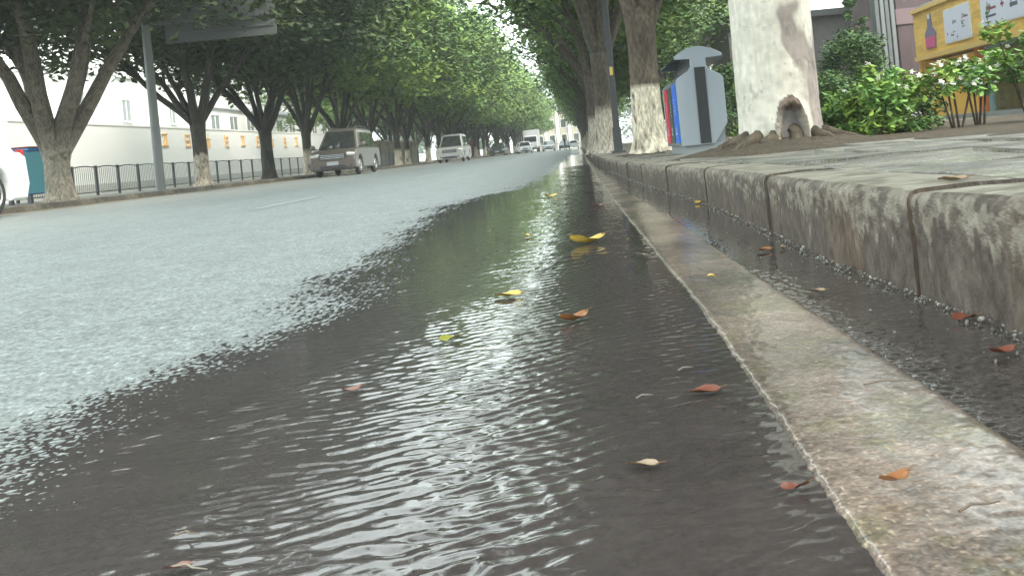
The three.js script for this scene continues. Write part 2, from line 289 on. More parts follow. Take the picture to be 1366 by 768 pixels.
{ // planting bed of soil along the back of the pavement
  const g = grid(46, 80, (i, j) => { const x = lerp(BEDX, 8.2, i / 46), d = lerp(3.4, 17, j / 80), e = Math.min(smooth(BEDX, BEDX + 0.35, x), smooth(8.2, 7.6, x), smooth(3.4, 3.8, d), smooth(17, 16.6, d)); return [x, paveY(2.3, d) + 0.004 + e * (0.012 + 0.02 * N3(x * 3, d * 3) + 0.008 * N3(x * 14, d * 14)), -d, x / 0.7, d / 0.7]; });
  struct('soil_bed', g, M.soil);
}
{ // soil and surface roots round a trunk
  for (const [x0, d0, R, hh] of [[T1[0], T1[1], 0.98, 0.15], [T2[0], T2[1], 0.66, 0.05]]) {
    const g = grid(64, 22, (i, j) => { const a = i / 64 * Math.PI * 2, q = j / 22, rr = R * q * (1 + 0.12 * N3(Math.cos(a) * 2, Math.sin(a) * 2, x0)); const x = x0 + Math.cos(a) * rr, d = d0 + Math.sin(a) * rr; return [x, paveY(x, d) - 0.012 + hh * Math.pow(1 - q, 0.8) + (1 - q) * (0.03 * N3(x * 7, d * 7) + 0.02 * N3(x * 22, d * 22)), -d, x / 0.7, d / 0.7]; });
    struct('tree_pit_soil', g, M.soil);
  }
}
{ // far side: kerb, pavement, ground to the horizon
  const topL = d => roadY(LEFT_KERB, d) + 0.12;
  const rows = rowsUntil(5, 300, d => Math.max(0.5, d * 0.04));
  struct('far_kerb', grid(5, rows.length - 1, (i, j) => { const d = rows[j], t = topL(d), o = [[0, -0.05], [0, t - 0.015], [-0.015, t], [-0.14, t], [-0.15, t - 0.01], [-0.15, 0]][i]; return [LEFT_KERB + o[0], o[1], -d, o[1] + o[0], d / 2]; }), M.paving);
  struct('far_pavement', grid(16, rows.length - 1, (i, j) => { const d = rows[j], x = LEFT_KERB - 0.145 - Math.pow(i / 16, 1.6) * 70; return [x, topL(d) - 0.004 + 0.006 * Math.min(6, LEFT_KERB - x), -d, x / 2, d / 2]; }), M.paving);
  const gr = new THREE.PlaneGeometry(1600, 1600); gr.rotateX(-Math.PI / 2); gr.translate(0, -0.35, -300);
  struct('ground', gr, std(0.12, 0.13, 0.1, 0.95));
}
{ // painted lines
  const sheet = (x, w, d0, d1, slope = 0) => grid(2, Math.max(2, Math.round((d1 - d0) / 1.5)), (i, j) => { const n = Math.max(2, Math.round((d1 - d0) / 1.5)), d = lerp(d0, d1, j / n), xx = x + slope * (d - d0) + (i / 2 - 0.5) * w; return [xx, roadY(xx, d) + 0.004, -d, xx, d]; });
  for (let k = 0; k < 9; k++) struct('lane_dash', sheet(-3.35, 0.12, 9.4 + k * 9, 11.6 + k * 9 + (k ? 1.2 : 0)), M.marking);
  struct('lane_line', sheet(-5.6, 0.14, 46, 150), M.marking);
  for (const x of [-10.15, -10.4]) struct('yellow_line', sheet(x, 0.11, 12, 120), M.yellow);
}

// ---------------------------------------------------------------- trees
// crown: many single leaves in clumps round the branch ends
function leafCloud(r, clumps, total, size, tint) {
  const P = [], C = [], I = []; let vol = 0; for (const c of clumps) vol += c[3] * c[3];
  for (const [cx, cy, cz, rad, flat = 0.7] of clumps) {
    const n = Math.round(total * rad * rad / vol), tone = 0.75 + 0.5 * r(), yel = r();
    for (let k = 0; k < n; k++) {
      let x, y, z, q; do { x = r() * 2 - 1; y = r() * 2 - 1; z = r() * 2 - 1; q = x * x + y * y + z * z; } while (q > 1); const s = Math.pow(q, 0.1) * rad * (0.85 + 0.4 * r());
      x = cx + x * s; y = cy + y * s * flat; z = cz + z * s;
      const L = size * (0.5 + 1.0 * r()), W = L * 0.5, yaw = r() * 6.283, droop = (r() * 1.3 - 0.9), roll = (r() - 0.5) * 1.8;
      const f = V(Math.cos(yaw) * Math.cos(droop), Math.sin(droop), Math.sin(yaw) * Math.cos(droop)), sd = V(-Math.sin(yaw), 0, Math.cos(yaw)).applyAxisAngle(f, roll), up = V(0, 0, 0).crossVectors(f, sd);
      const o = P.length / 3; const push = (a, b, c) => P.push(x + f.x * a + sd.x * b + up.x * c, y + f.y * a + sd.y * b + up.y * c, z + f.z * a + sd.z * b + up.z * c);
      push(0, 0, 0); push(L * 0.45, W / 2, L * 0.08); push(L, 0, -L * 0.06); push(L * 0.45, -W / 2, L * 0.08); I.push(o, o + 1, o + 2, o, o + 2, o + 3);
      const t = tone * (0.7 + 0.6 * r()), yl = clamp(yel * 0.7 + (r() - 0.5) * 0.5, 0, 1); for (let m = 0; m < 4; m++) C.push(tint[0] * t * (0.75 + 0.75 * yl), tint[1] * t * (0.85 + 0.4 * yl), tint[2] * t * (1.05 - 0.35 * yl));
    }
  }
  const g = new THREE.BufferGeometry(); g.setAttribute('position', new THREE.Float32BufferAttribute(P, 3)); g.setAttribute('color', new THREE.Float32BufferAttribute(C, 3)); g.setIndex(I); g.computeVertexNormals(); return g;
}
const barkTone = (wash, washCol, base, s) => (x, y, z) => {
  const n = N3(x * 5 + s, y * 2.2, z * 5), m = N3(x * 17, y * 9 + s, z * 17);
  if (wash && y < wash + 0.07 * N3(x * 9 + s, 3, z * 9) && m > -0.46) { const k = 1 + 0.22 * n + 0.14 * m; return washCol.map(c => c * k); }
  const k = 1 + 0.5 * n + 0.3 * m; return base.map(c => c * k);
};
function makeTree(name, seed, o) {
  const r = rng(seed), t = thing(name, '', 'tree'); t.userData.base = name;
  const base = o.bark || [0.2, 0.185, 0.165], tone = barkTone(o.wash, o.washCol || [1.2, 1.15, 1.05], base, seed);
  const H = o.fork, R = o.radius, lean = o.lean || [0, 0];
  const pts = [], rad = []; const n = o.fine ? 26 : 10;
  for (let i = 0; i <= n; i++) { const q = i / n, y = -0.06 + q * (H + 0.06); pts.push(V(lean[0] * q + 0.05 * N3(y, seed, 1) * q, y, lean[1] * q + 0.05 * N3(y, seed, 4) * q)); rad.push(R * (1 - 0.16 * q + (o.flare ?? 0.45) * Math.exp(-y / 0.16) + 0.16 * smooth(0.7, 1, q))); }
  const flute = (a, y) => 0.11 * N3(Math.cos(a) * 1.6, y * 0.7, Math.sin(a) * 1.6 + seed) + 0.05 * N3(Math.cos(a) * 4, y * 2.5, Math.sin(a) * 4 + seed) + Math.exp(-Math.max(0, y) / 0.2) * 0.22 * N3(Math.cos(a) * 2.2, seed, Math.sin(a) * 2.2);
  mesh('trunk', paint(tube(pts, rad, o.fine ? 36 : 12, { bump: flute }), tone), M.bark, t);
  const top = pts[n], ends = [];
  const nl = o.limbs || 5, az0 = o.az0 ?? r() * 6.283;
  for (let k = 0; k < nl; k++) {
    const az = az0 + (k + (r() - 0.5) * 0.5) / nl * 6.283, tilt = (o.tilt ?? 0.5) * (0.6 + 0.7 * r()), L = (o.reach ?? 5) * (0.8 + 0.4 * r()), seg = 9, lp = [], lr = []; const r0 = R * (0.42 + 0.2 * r()) * (o.limbR || 1);
    const hd = V(Math.cos(az), 0, Math.sin(az)); let p = V(top.x + hd.x * R * 0.25, H - 0.14 - r() * 0.16, top.z + hd.z * R * 0.25), tl = tilt * 0.85;
    for (let i = 0; i <= seg; i++) { lp.push(p.clone()); lr.push(r0 * Math.pow(1 - i / seg, 0.75) + 0.018); tl += (r() - 0.48) * 0.2; const st = L / seg; p = p.clone().add(V(hd.x * Math.sin(tl) * st + (r() - 0.5) * 0.1, Math.cos(tl) * st, hd.z * Math.sin(tl) * st + (r() - 0.5) * 0.1)); }
    const parts = [tube(lp, lr, o.fine ? 12 : 7)]; ends.push(lp[seg], lp[seg - 2]);
    const nb = o.twigs ?? 4;
    for (let b = 0; b < nb; b++) {
      const i0 = 3 + Math.floor(r() * 5), s0 = lp[i0], a2 = az + (r() - 0.5) * 2.4, el = 0.35 + r() * 0.75, bl = L * (0.3 + 0.3 * r()), bp = [], br = []; let q = s0.clone(), e2 = el;
      for (let i = 0; i <= 5; i++) { bp.push(q.clone()); br.push(lr[i0] * 0.55 * Math.pow(1 - i / 5, 0.8) + 0.01); q = q.clone().add(V(Math.cos(a2) * Math.cos(e2), Math.sin(e2), Math.sin(a2) * Math.cos(e2)).multiplyScalar(bl / 5)); e2 += (r() - 0.45) * 0.3; }
      parts.push(tube(bp, br, 6)); ends.push(bp[5], bp[3]);
    }
    mesh('limb', paint(merge(parts), tone), M.bark, t);
  }
  const C = o.crown, clumps = [];
  for (const e of ends) clumps.push([e.x + (r() - 0.5), e.y + 0.2 + (r() - 0.3) * 0.6, e.z + (r() - 0.5), 0.75 + 0.6 * r()]);
  for (let k = 0; k < C.n; k++) { let x, y, z, q; do { x = r() * 2 - 1; y = r() * 2 - 1; z = r() * 2 - 1; q = x * x + y * y + z * z; } while (q > 1 || q < 0.12); clumps.push([C.c[0] + x * C.r[0], C.c[1] + y * C.r[1], C.c[2] + z * C.r[2], 0.8 + 0.75 * r()]); }
  if (C.low) for (let k = 0; k < C.low; k++) { const a = r() * 6.283, q = Math.sqrt(r()); clumps.push([C.c[0] + Math.cos(a) * q * C.r[0], C.c[1] - C.r[1] * (0.75 + 0.35 * r()), C.c[2] + Math.sin(a) * q * C.r[2], 0.5 + 0.45 * r()]); }
  mesh('crown', leafCloud(r, clumps, C.leaves, C.size, o.tint || [0.07, 0.125, 0.03]), M.leaf, t);
  return t;
}
const leftY = LX => roadY(LEFT_KERB, 20) + 0.12 + 0.006 * (LEFT_KERB - LX) - 0.03;
const crownL = (leaves, size) => ({ c: [0.5, 7.7, 0], r: [5.4, 3.5, 5.4], n: 104, low: 26, leaves, size });
const crownR = (leaves, size) => ({ c: [1.7, 7.2, 0], r: [3.6, 3.1, 4.6], n: 62, low: 20, leaves, size });
// far side of the road, the four individual trees
{
  const t0 = makeTree('street_tree', 101, { fork: 1.9, radius: 0.3, limbs: 6, tilt: 0.55, reach: 5.2, crown: crownL(36000, 0.22), fine: true, bark: [0.24, 0.22, 0.2], tint: [0.036, 0.062, 0.018] });
  t0.position.set(-12.4, leftY(-12.4), -15.2); tag(t0, 'grey street tree standing level with the white car, trunk out past it', 'tree');
  // cluster of stems by the blue cabinet
  const t1 = makeTree('street_tree', 112, { fork: 1.2, radius: 0.29, limbs: 6, tilt: 0.4, reach: 5.6, limbR: 1.25,  az0: 0.4, flare: 0.35, wash: 1.05, washCol: [0.55, 0.54, 0.5], crown: crownL(38000, 0.22), fine: true, bark: [0.26, 0.24, 0.22], tint: [0.036, 0.062, 0.018] });
  t1.position.set(-11.5, leftY(-11.5), -20.5); tag(t1, 'thick multi-limbed grey tree beside the blue cabinet', 'tree');
  const t2 = makeTree('street_tree', 123, { fork: 2.05, radius: 0.23, limbs: 7, tilt: 0.62, reach: 5.4, twigs: 5, limbR: 0.85, wash: 1.0, washCol: [0.8, 0.78, 0.72], crown: crownL(38000, 0.22), fine: true, bark: [0.09, 0.085, 0.078], tint: [0.036, 0.062, 0.018] });
  t2.position.set(-11.75, leftY(-11.75), -28.8); tag(t2, 'dark forked tree with white trunk foot just past the grey sign pole', 'tree');
  const t3 = makeTree('street_tree', 134, { fork: 1.95, radius: 0.24, limbs: 8, tilt: 0.62, reach: 5.6, twigs: 5, limbR: 0.85, crown: crownL(38000, 0.22), fine: true, bark: [0.07, 0.067, 0.062], tint: [0.036, 0.062, 0.018] });
  t3.position.set(-11.8, leftY(-11.8), -35); tag(t3, 'dark forked tree without white paint, between white-footed tree and beige minivan', 'tree');
}
{ // the rows going on down the street: variants, copied
  const r = rng(7), protoL = [201, 202, 203, 204, 205, 206, 207].map((s, i) => makeTree('street_tree', s, { fork: 1.9 + 0.2 * r(), radius: 0.2, limbs: 7, tilt: 0.58, reach: 5.3, twigs: i < 4 ? 3 : 1, limbR: 0.85, wash: i === 2 ? 0 : 0.95, washCol: [0.9, 0.88, 0.8], bark: [0.085, 0.08, 0.072], crown: i < 4 ? crownL(19000, 0.3) : crownL(7500, 0.4), tint: [0.115, 0.195, 0.042] }));
  const label = 'dark forked tree in the long row on the far pavement beyond the beige minivan', group = 'trees of the far-side row';
  let used = 0, d = 41;
  for (let k = 0; k < 27; k++) {
    const pos = [-11.9 + (r() - 0.5) * 0.6, leftY(-11.9), -d], tn = (r() - 0.5) * 1.3, sc = 0.92 + 0.2 * r(); const p = k < 8 ? protoL[k % 4] : protoL[4 + k % 3];
    if (k < 4 || (k >= 8 && k < 11)) { p.position.set(...pos); p.rotation.y = tn; p.scale.setScalar(sc); tag(p, label, 'tree', group); } else copy(p, pos, tn, sc, label, group);
    d += 5.6 + r() * 1.2;
  }
  // second row behind, further down
  for (let k = 0; k < 13; k++) copy(protoL[4 + k % 3], [-19.5 - r() * 3, leftY(-15), -(82 + k * 9 + r() * 3)], r() * 6.28, 1.0 + 0.2 * r(), 'tree of the second row set back behind the far-side pavement trees', 'second row of trees set back');
}
{ // near side
  const fig = makeTree('street_tree', 302, { fork: 2.1, radius: 0.235, limbs: 6, tilt: 0.42, reach: 5.4, wash: 1.0, washCol: [1.25, 1.2, 1.08], fine: true, bark: [0.2, 0.17, 0.145], crown: crownR(36000, 0.21), tint: [0.07, 0.125, 0.03] });
  fig.position.set(T2[0], paveY(T2[0], T2[1]) - 0.01, -T2[1]); tag(fig, 'fluted brown tree with whitewashed foot just past the litter bin', 'tree');
  const r = rng(17), protoR = [311, 312, 313, 314, 315].map((s, i) => makeTree('street_tree', s, { fork: 2.3, radius: 0.24, limbs: 5, tilt: 0.46, reach: 5.2, twigs: 3, wash: 0.95 + 0.1 * (i % 3), washCol: [0.85, 0.83, 0.78], bark: [0.16, 0.145, 0.128], crown: i < 3 ? crownR(11500, 0.26) : crownR(6000, 0.34), tint: [0.08, 0.145, 0.034] }));
  const label = 'tree with greyish whitewashed foot in the near-side row beyond the dark lamp post', group = 'trees of the near-side row';
  let d = 21; const xs = [0.56, 0.42];
  for (let k = 0; k < 25; k++) {
    const x = xs[k] ?? kerbX(d) + 0.42 + r() * 0.2, pos = [x, paveY(x, d) - 0.01, -d], tn = (r() - 0.5) * 1.3, sc = 0.94 + 0.18 * r(), p = k < 11 ? protoR[k % 3] : protoR[3 + k % 2];
    if (k < 3 || k === 11 || k === 12) { p.position.set(...pos); p.rotation.y = tn; p.scale.setScalar(sc); tag(p, label, 'tree', group); } else copy(p, pos, tn, sc, label, group);
    d += 5.2 + r() * 1.4;
  }
  // trees in the gardens behind the near pavement
  for (const [x, dd, s] of [[4.6, 47, 0.9], [5.6, 56, 1], [6.5, 62, 1], [10, 75, 1.1], [6.8, 90, 1.1]]) copy(protoR[Math.round(x) % 3], [x, 0.15, -dd], r() * 6, s, 'garden tree standing back behind the near-side row', 'garden trees behind the near pavement');
  // tree just outside the frame whose crown hangs over the stream
  copy(fig, [1.75, paveY(1.75, 1.4) - 0.01, 0.6], 0.5, 1, 'tree beside the nearest kerb stones, its crown over the stream');
}
{ // the big pale trunk, hollow scar at its foot
  const t = thing('street_tree', 'thick pale trunk with an arched hollow scar near the soil, beside the litter bin', 'tree', [T1[0], paveY(T1[0], T1[1]), -T1[1]]);
  const H = 2.5, nv = 150, nu = 200, R = 0.335, sa = 1.5;     // sa: direction of the scar (towards the street end)
  const rr = (a, y) => { const fl = 0.16 * Math.exp(-y / 0.07) * (1 + 0.9 * N3(Math.cos(a) * 2.4, 1, Math.sin(a) * 2.4)); return R * (1 + fl - 0.03 * y + 0.05 * N3(Math.cos(a) * 1.4, y * 0.8, Math.sin(a) * 1.4) + 0.016 * N3(Math.cos(a) * 5, y * 4, Math.sin(a) * 5) + 0.25 * smooth(1.9, 2.5, y) * 0.6); };
  const scar = (a, y) => { let da = Math.atan2(Math.sin(a - sa), Math.cos(a - sa)) * R; return { e: y > 0.14 ? (Math.hypot(da / 0.1, (y - 0.14) / 0.22) - 1) * 0.1 + 0.006 * N3(da * 30, y * 30, 3) : Math.abs(da) - 0.1 + 0.006 * N3(da * 30, y * 30, 3), da }; };
  const g = grid(nu, nv, (i, j) => {
    const a = i / nu * Math.PI * 2, y = -0.05 + (H + 0.05) * Math.pow(j / nv, 1.7); let q = rr(a, Math.max(0, y)); const s = scar(a, y);
    if (y < 0.42) { q += 0.055 * Math.exp(-Math.pow((s.e - 0.012) / 0.02, 2)) * smooth(0.43, 0.4, y) * (1 + 0.5 * N3(a * 16, y * 30)); if (s.e < 0) q -= 0.055 * smooth(0, 0.02, -s.e); }
    return [Math.cos(a) * q, y, Math.sin(a) * q, i / nu * 1.6, y];
  });
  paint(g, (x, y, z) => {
    const a = Math.atan2(z, x), s = scar(a, y), n = N3(x * 4, y * 2.4, z * 4), m = N3(x * 14, y * 12, z * 14), k = 1 + 0.1 * n + 0.12 * m;
    if (y < 0.4 && s.e < -0.012) return [0.3 * k, 0.275 * k, 0.27 * k];
    if (y < 0.43 && s.e < 0.034) { const q = clamp(0.5 + 1.4 * m, 0, 1), u = smooth(0.26, 0.34, y); return [lerp(0.42, 0.12, u) * k + 0.14 * q, lerp(0.38, 0.08, u) * k + 0.11 * q, lerp(0.32, 0.065, u) * k + 0.09 * q]; }
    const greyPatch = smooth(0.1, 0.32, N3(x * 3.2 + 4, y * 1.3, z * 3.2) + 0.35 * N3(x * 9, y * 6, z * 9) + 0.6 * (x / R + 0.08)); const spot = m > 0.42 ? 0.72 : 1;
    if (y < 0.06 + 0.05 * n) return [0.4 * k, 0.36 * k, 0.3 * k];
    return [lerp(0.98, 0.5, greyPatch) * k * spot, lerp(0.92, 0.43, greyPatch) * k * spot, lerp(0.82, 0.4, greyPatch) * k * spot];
  });
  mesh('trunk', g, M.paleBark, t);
  const r = rng(41), ends = [];
  for (let k = 0; k < 6; k++) {
    const az = k / 6 * 6.283 + r() * 0.5, lp = [], lr = []; let p = V(Math.cos(az) * 0.15, 2.3, Math.sin(az) * 0.15), tl = 0.42 + 0.2 * r();
    for (let i = 0; i <= 8; i++) { lp.push(p.clone()); lr.push(0.17 * Math.pow(1 - i / 8, 0.75) + 0.02); tl += (r() - 0.45) * 0.2; p = p.clone().add(V(Math.cos(az) * Math.sin(tl), Math.cos(tl), Math.sin(az) * Math.sin(tl)).multiplyScalar(0.68)); }
    ends.push(lp[8], lp[6], lp[5]); mesh('limb', paint(tube(lp, lr, 10), barkTone(0, null, [0.3, 0.27, 0.24], 4)), M.bark, t);
  }
  const cl = ends.map(e => [e.x, e.y, e.z, 1]); for (let k = 0; k < 70; k++) { let x, y, z; do { x = r() * 2 - 1; y = r() * 2 - 1; z = r() * 2 - 1; } while (x * x + y * y + z * z > 1); cl.push([0.6 + x * 4.0, 7 + y * 2.9, z * 4.9, 0.8 + 0.7 * r()]); }
  mesh('crown', leafCloud(r, cl, 36000, 0.205, [0.07, 0.125, 0.03]), M.leaf, t);
  for (let k = 0; k < 7; k++) { // surface roots
    const az = [1.95, 2.35, 2.8, 0.9, 0.35, 1.4, 4][k], L = [0.42, 0.55, 0.5, 0.4, 0.5, 0.24, 0.4][k], p = [], q = []; for (let i = 0; i <= 8; i++) { const s = i / 8; p.push(V(Math.cos(az + 0.25 * N3(s * 3, k)) * (0.24 + L * s), 0.15 * (1 - s) + 0.0 + 0.02 * N3(s * 5, k, 3), Math.sin(az + 0.25 * N3(s * 3, k)) * (0.24 + L * s))); q.push(0.055 * (1 - s) + 0.014); }
    mesh('root', paint(tube(p, q, 9, { bump: (a, y, i) => 0.2 * N3(a * 2, i, k) }), barkTone(0, null, [0.15, 0.13, 0.105], k)), M.bark, t);
  }
}

// ---------------------------------------------------------------- litter bin
{
  const b = thing('litter_bin', 'grey three-compartment street litter bin with red, dark green and blue doors', 'litter bin', [1.25, paveY(1.25, 10.4), -9.6]);
  const gm = phys(0.17, 0.19, 0.215, 0.35, { clearcoat: 0.3 }), gl = phys(0.22, 0.25, 0.285, 0.35, { clearcoat: 0.3 }), dk = std(0.008, 0.01, 0.013, 0.5);
  const LEN = 1.6; // runs away from the camera along -z
  const plate = new THREE.Shape(); const pp = [[-0.235, 0.1], [-0.24, 0.76], [-0.22, 0.79], [-0.1, 0.86], [-0.075, 0.9], [-0.075, 0.985]];
  plate.moveTo(-0.18, 0.1); for (const p of pp) plate.lineTo(...p); plate.lineTo(-0.235, 0.99); plate.lineTo(-0.235, 1.01); plate.quadraticCurveTo(-0.14, 1.09, 0, 1.1); plate.quadraticCurveTo(0.14, 1.09, 0.245, 1.01); plate.lineTo(0.245, 0.99); plate.lineTo(0.075, 0.985); plate.lineTo(0.075, 0.9); plate.lineTo(0.1, 0.86); plate.lineTo(0.22, 0.79); plate.lineTo(0.24, 0.76); plate.lineTo(0.24, 0.3); plate.lineTo(0.1, 0.1); plate.closePath();
  for (const z of [-0.03, -LEN]) { const g = new THREE.ExtrudeGeometry(plate, { depth: 0.03, bevelEnabled: true, bevelSize: 0.006, bevelThickness: 0.006, bevelSegments: 2 }); g.translate(0, 0, z); mesh('end_plate', g, gl, b); }
  mesh('centre_band', box(0.11, 0.78, 0.016, 0.01, 0.5, 0.012, 0.004), dk, b);
  mesh('body', box(0.44, 0.66, LEN - 0.08, 0, 0.43, -LEN / 2), gm, b);
  mesh('plinth', box(0.4, 0.1, LEN - 0.06, 0, 0.05, -LEN / 2, 0.01), std(0.2, 0.22, 0.23, 0.6), b);
  mesh('bin_neck', box(0.13, 0.3, LEN - 0.1, 0, 0.9, -LEN / 2), gm, b);
  const cols = [std(0.02, 0.16, 0.55, 0.4), std(0.03, 0.055, 0.05, 0.4), std(0.5, 0.015, 0.045, 0.4)];
  const txt = (lines, bg) => { const c = document.createElement('canvas'); c.width = 128; c.height = 256; const x = c.getContext('2d'); x.fillStyle = bg; x.fillRect(0, 0, 128, 256); x.fillStyle = 'rgba(235,240,240,0.9)'; const r = rng(lines * 31); for (let k = 0; k < 5; k++) { x.fillRect(50 + r() * 10, 60 + k * 17, 22 + r() * 8, 3); x.fillRect(58 + r() * 8, 56 + k * 17, 3, 12); } x.lineWidth = 5; x.strokeStyle = 'rgba(235,240,240,0.9)'; x.beginPath(); x.moveTo(64, 188); x.lineTo(84, 222); x.lineTo(44, 222); x.closePath(); x.stroke(); const t = new THREE.CanvasTexture(c); t.colorSpace = THREE.SRGBColorSpace; return t; };
  const bgs = ['#2560c8', '#2c3c38', '#c01c38'];
  for (let k = 0; k < 3; k++) {
    const z = -0.16 - 0.22 - k * 0.46; const d = mesh('door', box(0.02, 0.62, 0.4, -0.232, 0.44, z, 0.004), cols[k], b); d.userData.label = ['blue recycling door', 'dark green door', 'red hazardous waste door'][k];
    const pg = new THREE.PlaneGeometry(0.34, 0.58); pg.rotateY(-Math.PI / 2); pg.translate(-0.2445, 0.44, z); mesh('door_print', pg, new THREE.MeshStandardMaterial({ map: txt(k + 2, bgs[k]), roughness: 0.4 }), d);
  }
  for (const s of [-1, 1]) { // roof wings
    const g = grid(10, 1, (i, j) => { const q = i / 10; return [s * (0.02 + 0.25 * q), 1.1 - 0.1 * q * q - 0.02 * q, j ? -LEN - 0.04 : 0.0]; });
    const g2 = g.clone(); g2.translate(0, -0.014, 0); mesh('roof_wing', merge([g, g2]), gm, b);
  }
}
// ---------------------------------------------------------------- lamp posts and road sign
function lampPost(label, [x, y, z], col, h, r0, arm) {
  const t = thing('lamp_post', label, 'lamp post', [x, y, z]); const m = std(...col, 0.55);
  mesh('base', merge([new THREE.CylinderGeometry(r0 * 2, r0 * 2.2, 0.05, 16).translate(0, 0.025, 0), new THREE.CylinderGeometry(r0 * 1.25, r0 * 1.35, 0.5, 16).translate(0, 0.25, 0)]), m, t);
  mesh('pole', new THREE.CylinderGeometry(r0 * 0.7, r0, h, 16).translate(0, h / 2, 0), m, t);
  mesh('arm', tube([V(0, h - 0.1, 0), V(arm * 0.3, h + 0.35, 0), V(arm, h + 0.55, 0)], [0.05, 0.045, 0.04], 8), m, t);
  mesh('lamp_head', box(0.6, 0.12, 0.24, arm * 1.15, h + 0.56, 0, 0.04), m, t); return t;
}
{
  const p = at(214, 252, 25.2);
  const q = lampPost('dark lamp post at the kerb beside the whitewashed trees', [0.68, paveY(0.68, 18.3), -18.3], [0.035, 0.037, 0.04], 7.6, 0.066, -1.6);
  mesh('sticker', box(0.06, 0.16, 0.004, 0, 1.6, 0.067), std(0.6, 0.42, 0.1, 0.6), q);
  const s = thing('road_sign', 'grey steel pole with the back of a large road sign board among the crowns', 'road sign', [p.x, leftY(p.x), p.z]);
  const m = std(0.12, 0.13, 0.135, 0.5); mesh('post', new THREE.CylinderGeometry(0.1, 0.125, 6.4, 18).translate(0, 3.2, 0), std(0.2, 0.21, 0.21, 0.5), s); mesh('base', new THREE.CylinderGeometry(0.2, 0.22, 0.04, 16).translate(0, 0.02, 0), m, s);
  for (const y of [4.5, 5.3]) mesh('arm', box(3.4, 0.09, 0.09, 1.7, y, 0.06), m, s);
  mesh('board', box(3.0, 1.7, 0.03, 2.0, 4.78, -0.03, 0.01), std(0.11, 0.12, 0.122, 0.5), s);
  for (const y of [4.2, 5.1]) mesh('rail', box(2.9, 0.05, 0.04, 2.0, y, 0.005), m, s);
}
// ---------------------------------------------------------------- railing on the far pavement: panels standing one behind the other
{
  const proto = (() => {
    const t = thing('railing_panel', 'dark steel railing panel of upright bars behind the far-side trees', 'railing', [0, 0, 0], 0, 'panels of the pavement railing'); t.userData.base = 'railing_panel'; const m = std(0.1, 0.105, 0.105, 0.5);
    for (const z of [-0.63, 0.63]) mesh('post', merge([box(0.04, 0.9, 0.04, 0, 0.45, z), box(0.06, 0.02, 0.06, 0, 0.91, z)]), m, t);
    mesh('top_rail', tube([V(0, 0.87, -0.6), V(0, 0.9, -0.25), V(0, 0.905, 0), V(0, 0.9, 0.25), V(0, 0.87, 0.6)], [0.018, 0.018, 0.018, 0.018, 0.018], 8), m, t);
    mesh('bottom_rail', box(0.03, 0.03, 1.22, 0, 0.13, 0), m, t);
    const bg = new THREE.CylinderGeometry(0.008, 0.008, 0.74, 6).translate(0, 0.49, 0), bm = std(0.22, 0.23, 0.23, 0.5); for (let k = 0; k < 11; k++) { const b = mesh('bar', bg, bm, t); b.position.z = -0.55 + k * 0.11; }
    return t;
  })();
  const y = leftY(-14.6); proto.position.set(-14.6, y, -23.4); for (let k = 1; k < 40; k++) { const d = 23.4 + k * 1.32; copy(proto, [-14.6, y, -d], 0, null); }
}
// ---------------------------------------------------------------- blue cabinet
{
  const t = thing('utility_cabinet', 'bright blue cabinet with red-edged lid behind the thick grey tree', 'cabinet', [-13.1, leftY(-13), -21.7], 0.05); const bl = phys(0.03, 0.24, 0.55, 0.4, { clearcoat: 0.4 }), tl = std(0.03, 0.2, 0.24, 0.5);
  mesh('body', box(1.0, 1.0, 0.9, 0, 0.72, 0, 0.03), bl, t); mesh('side_panel', box(0.9, 0.94, 0.02, 0.42, 0.72, 0.4635), tl, t);
  mesh('lid', box(1.06, 0.07, 0.96, 0, 1.255, 0, 0.02), bl, t); mesh('lid_trim', box(1.08, 0.03, 0.98, 0, 1.305, 0, 0.01), std(0.35, 0.04, 0.04, 0.5), t);
  for (const x of [-0.42, 0.42]) for (const z of [-0.38, 0.38]) mesh('leg', box(0.09, 0.24, 0.09, x, 0.12, z), M.darkGrey, t);
}
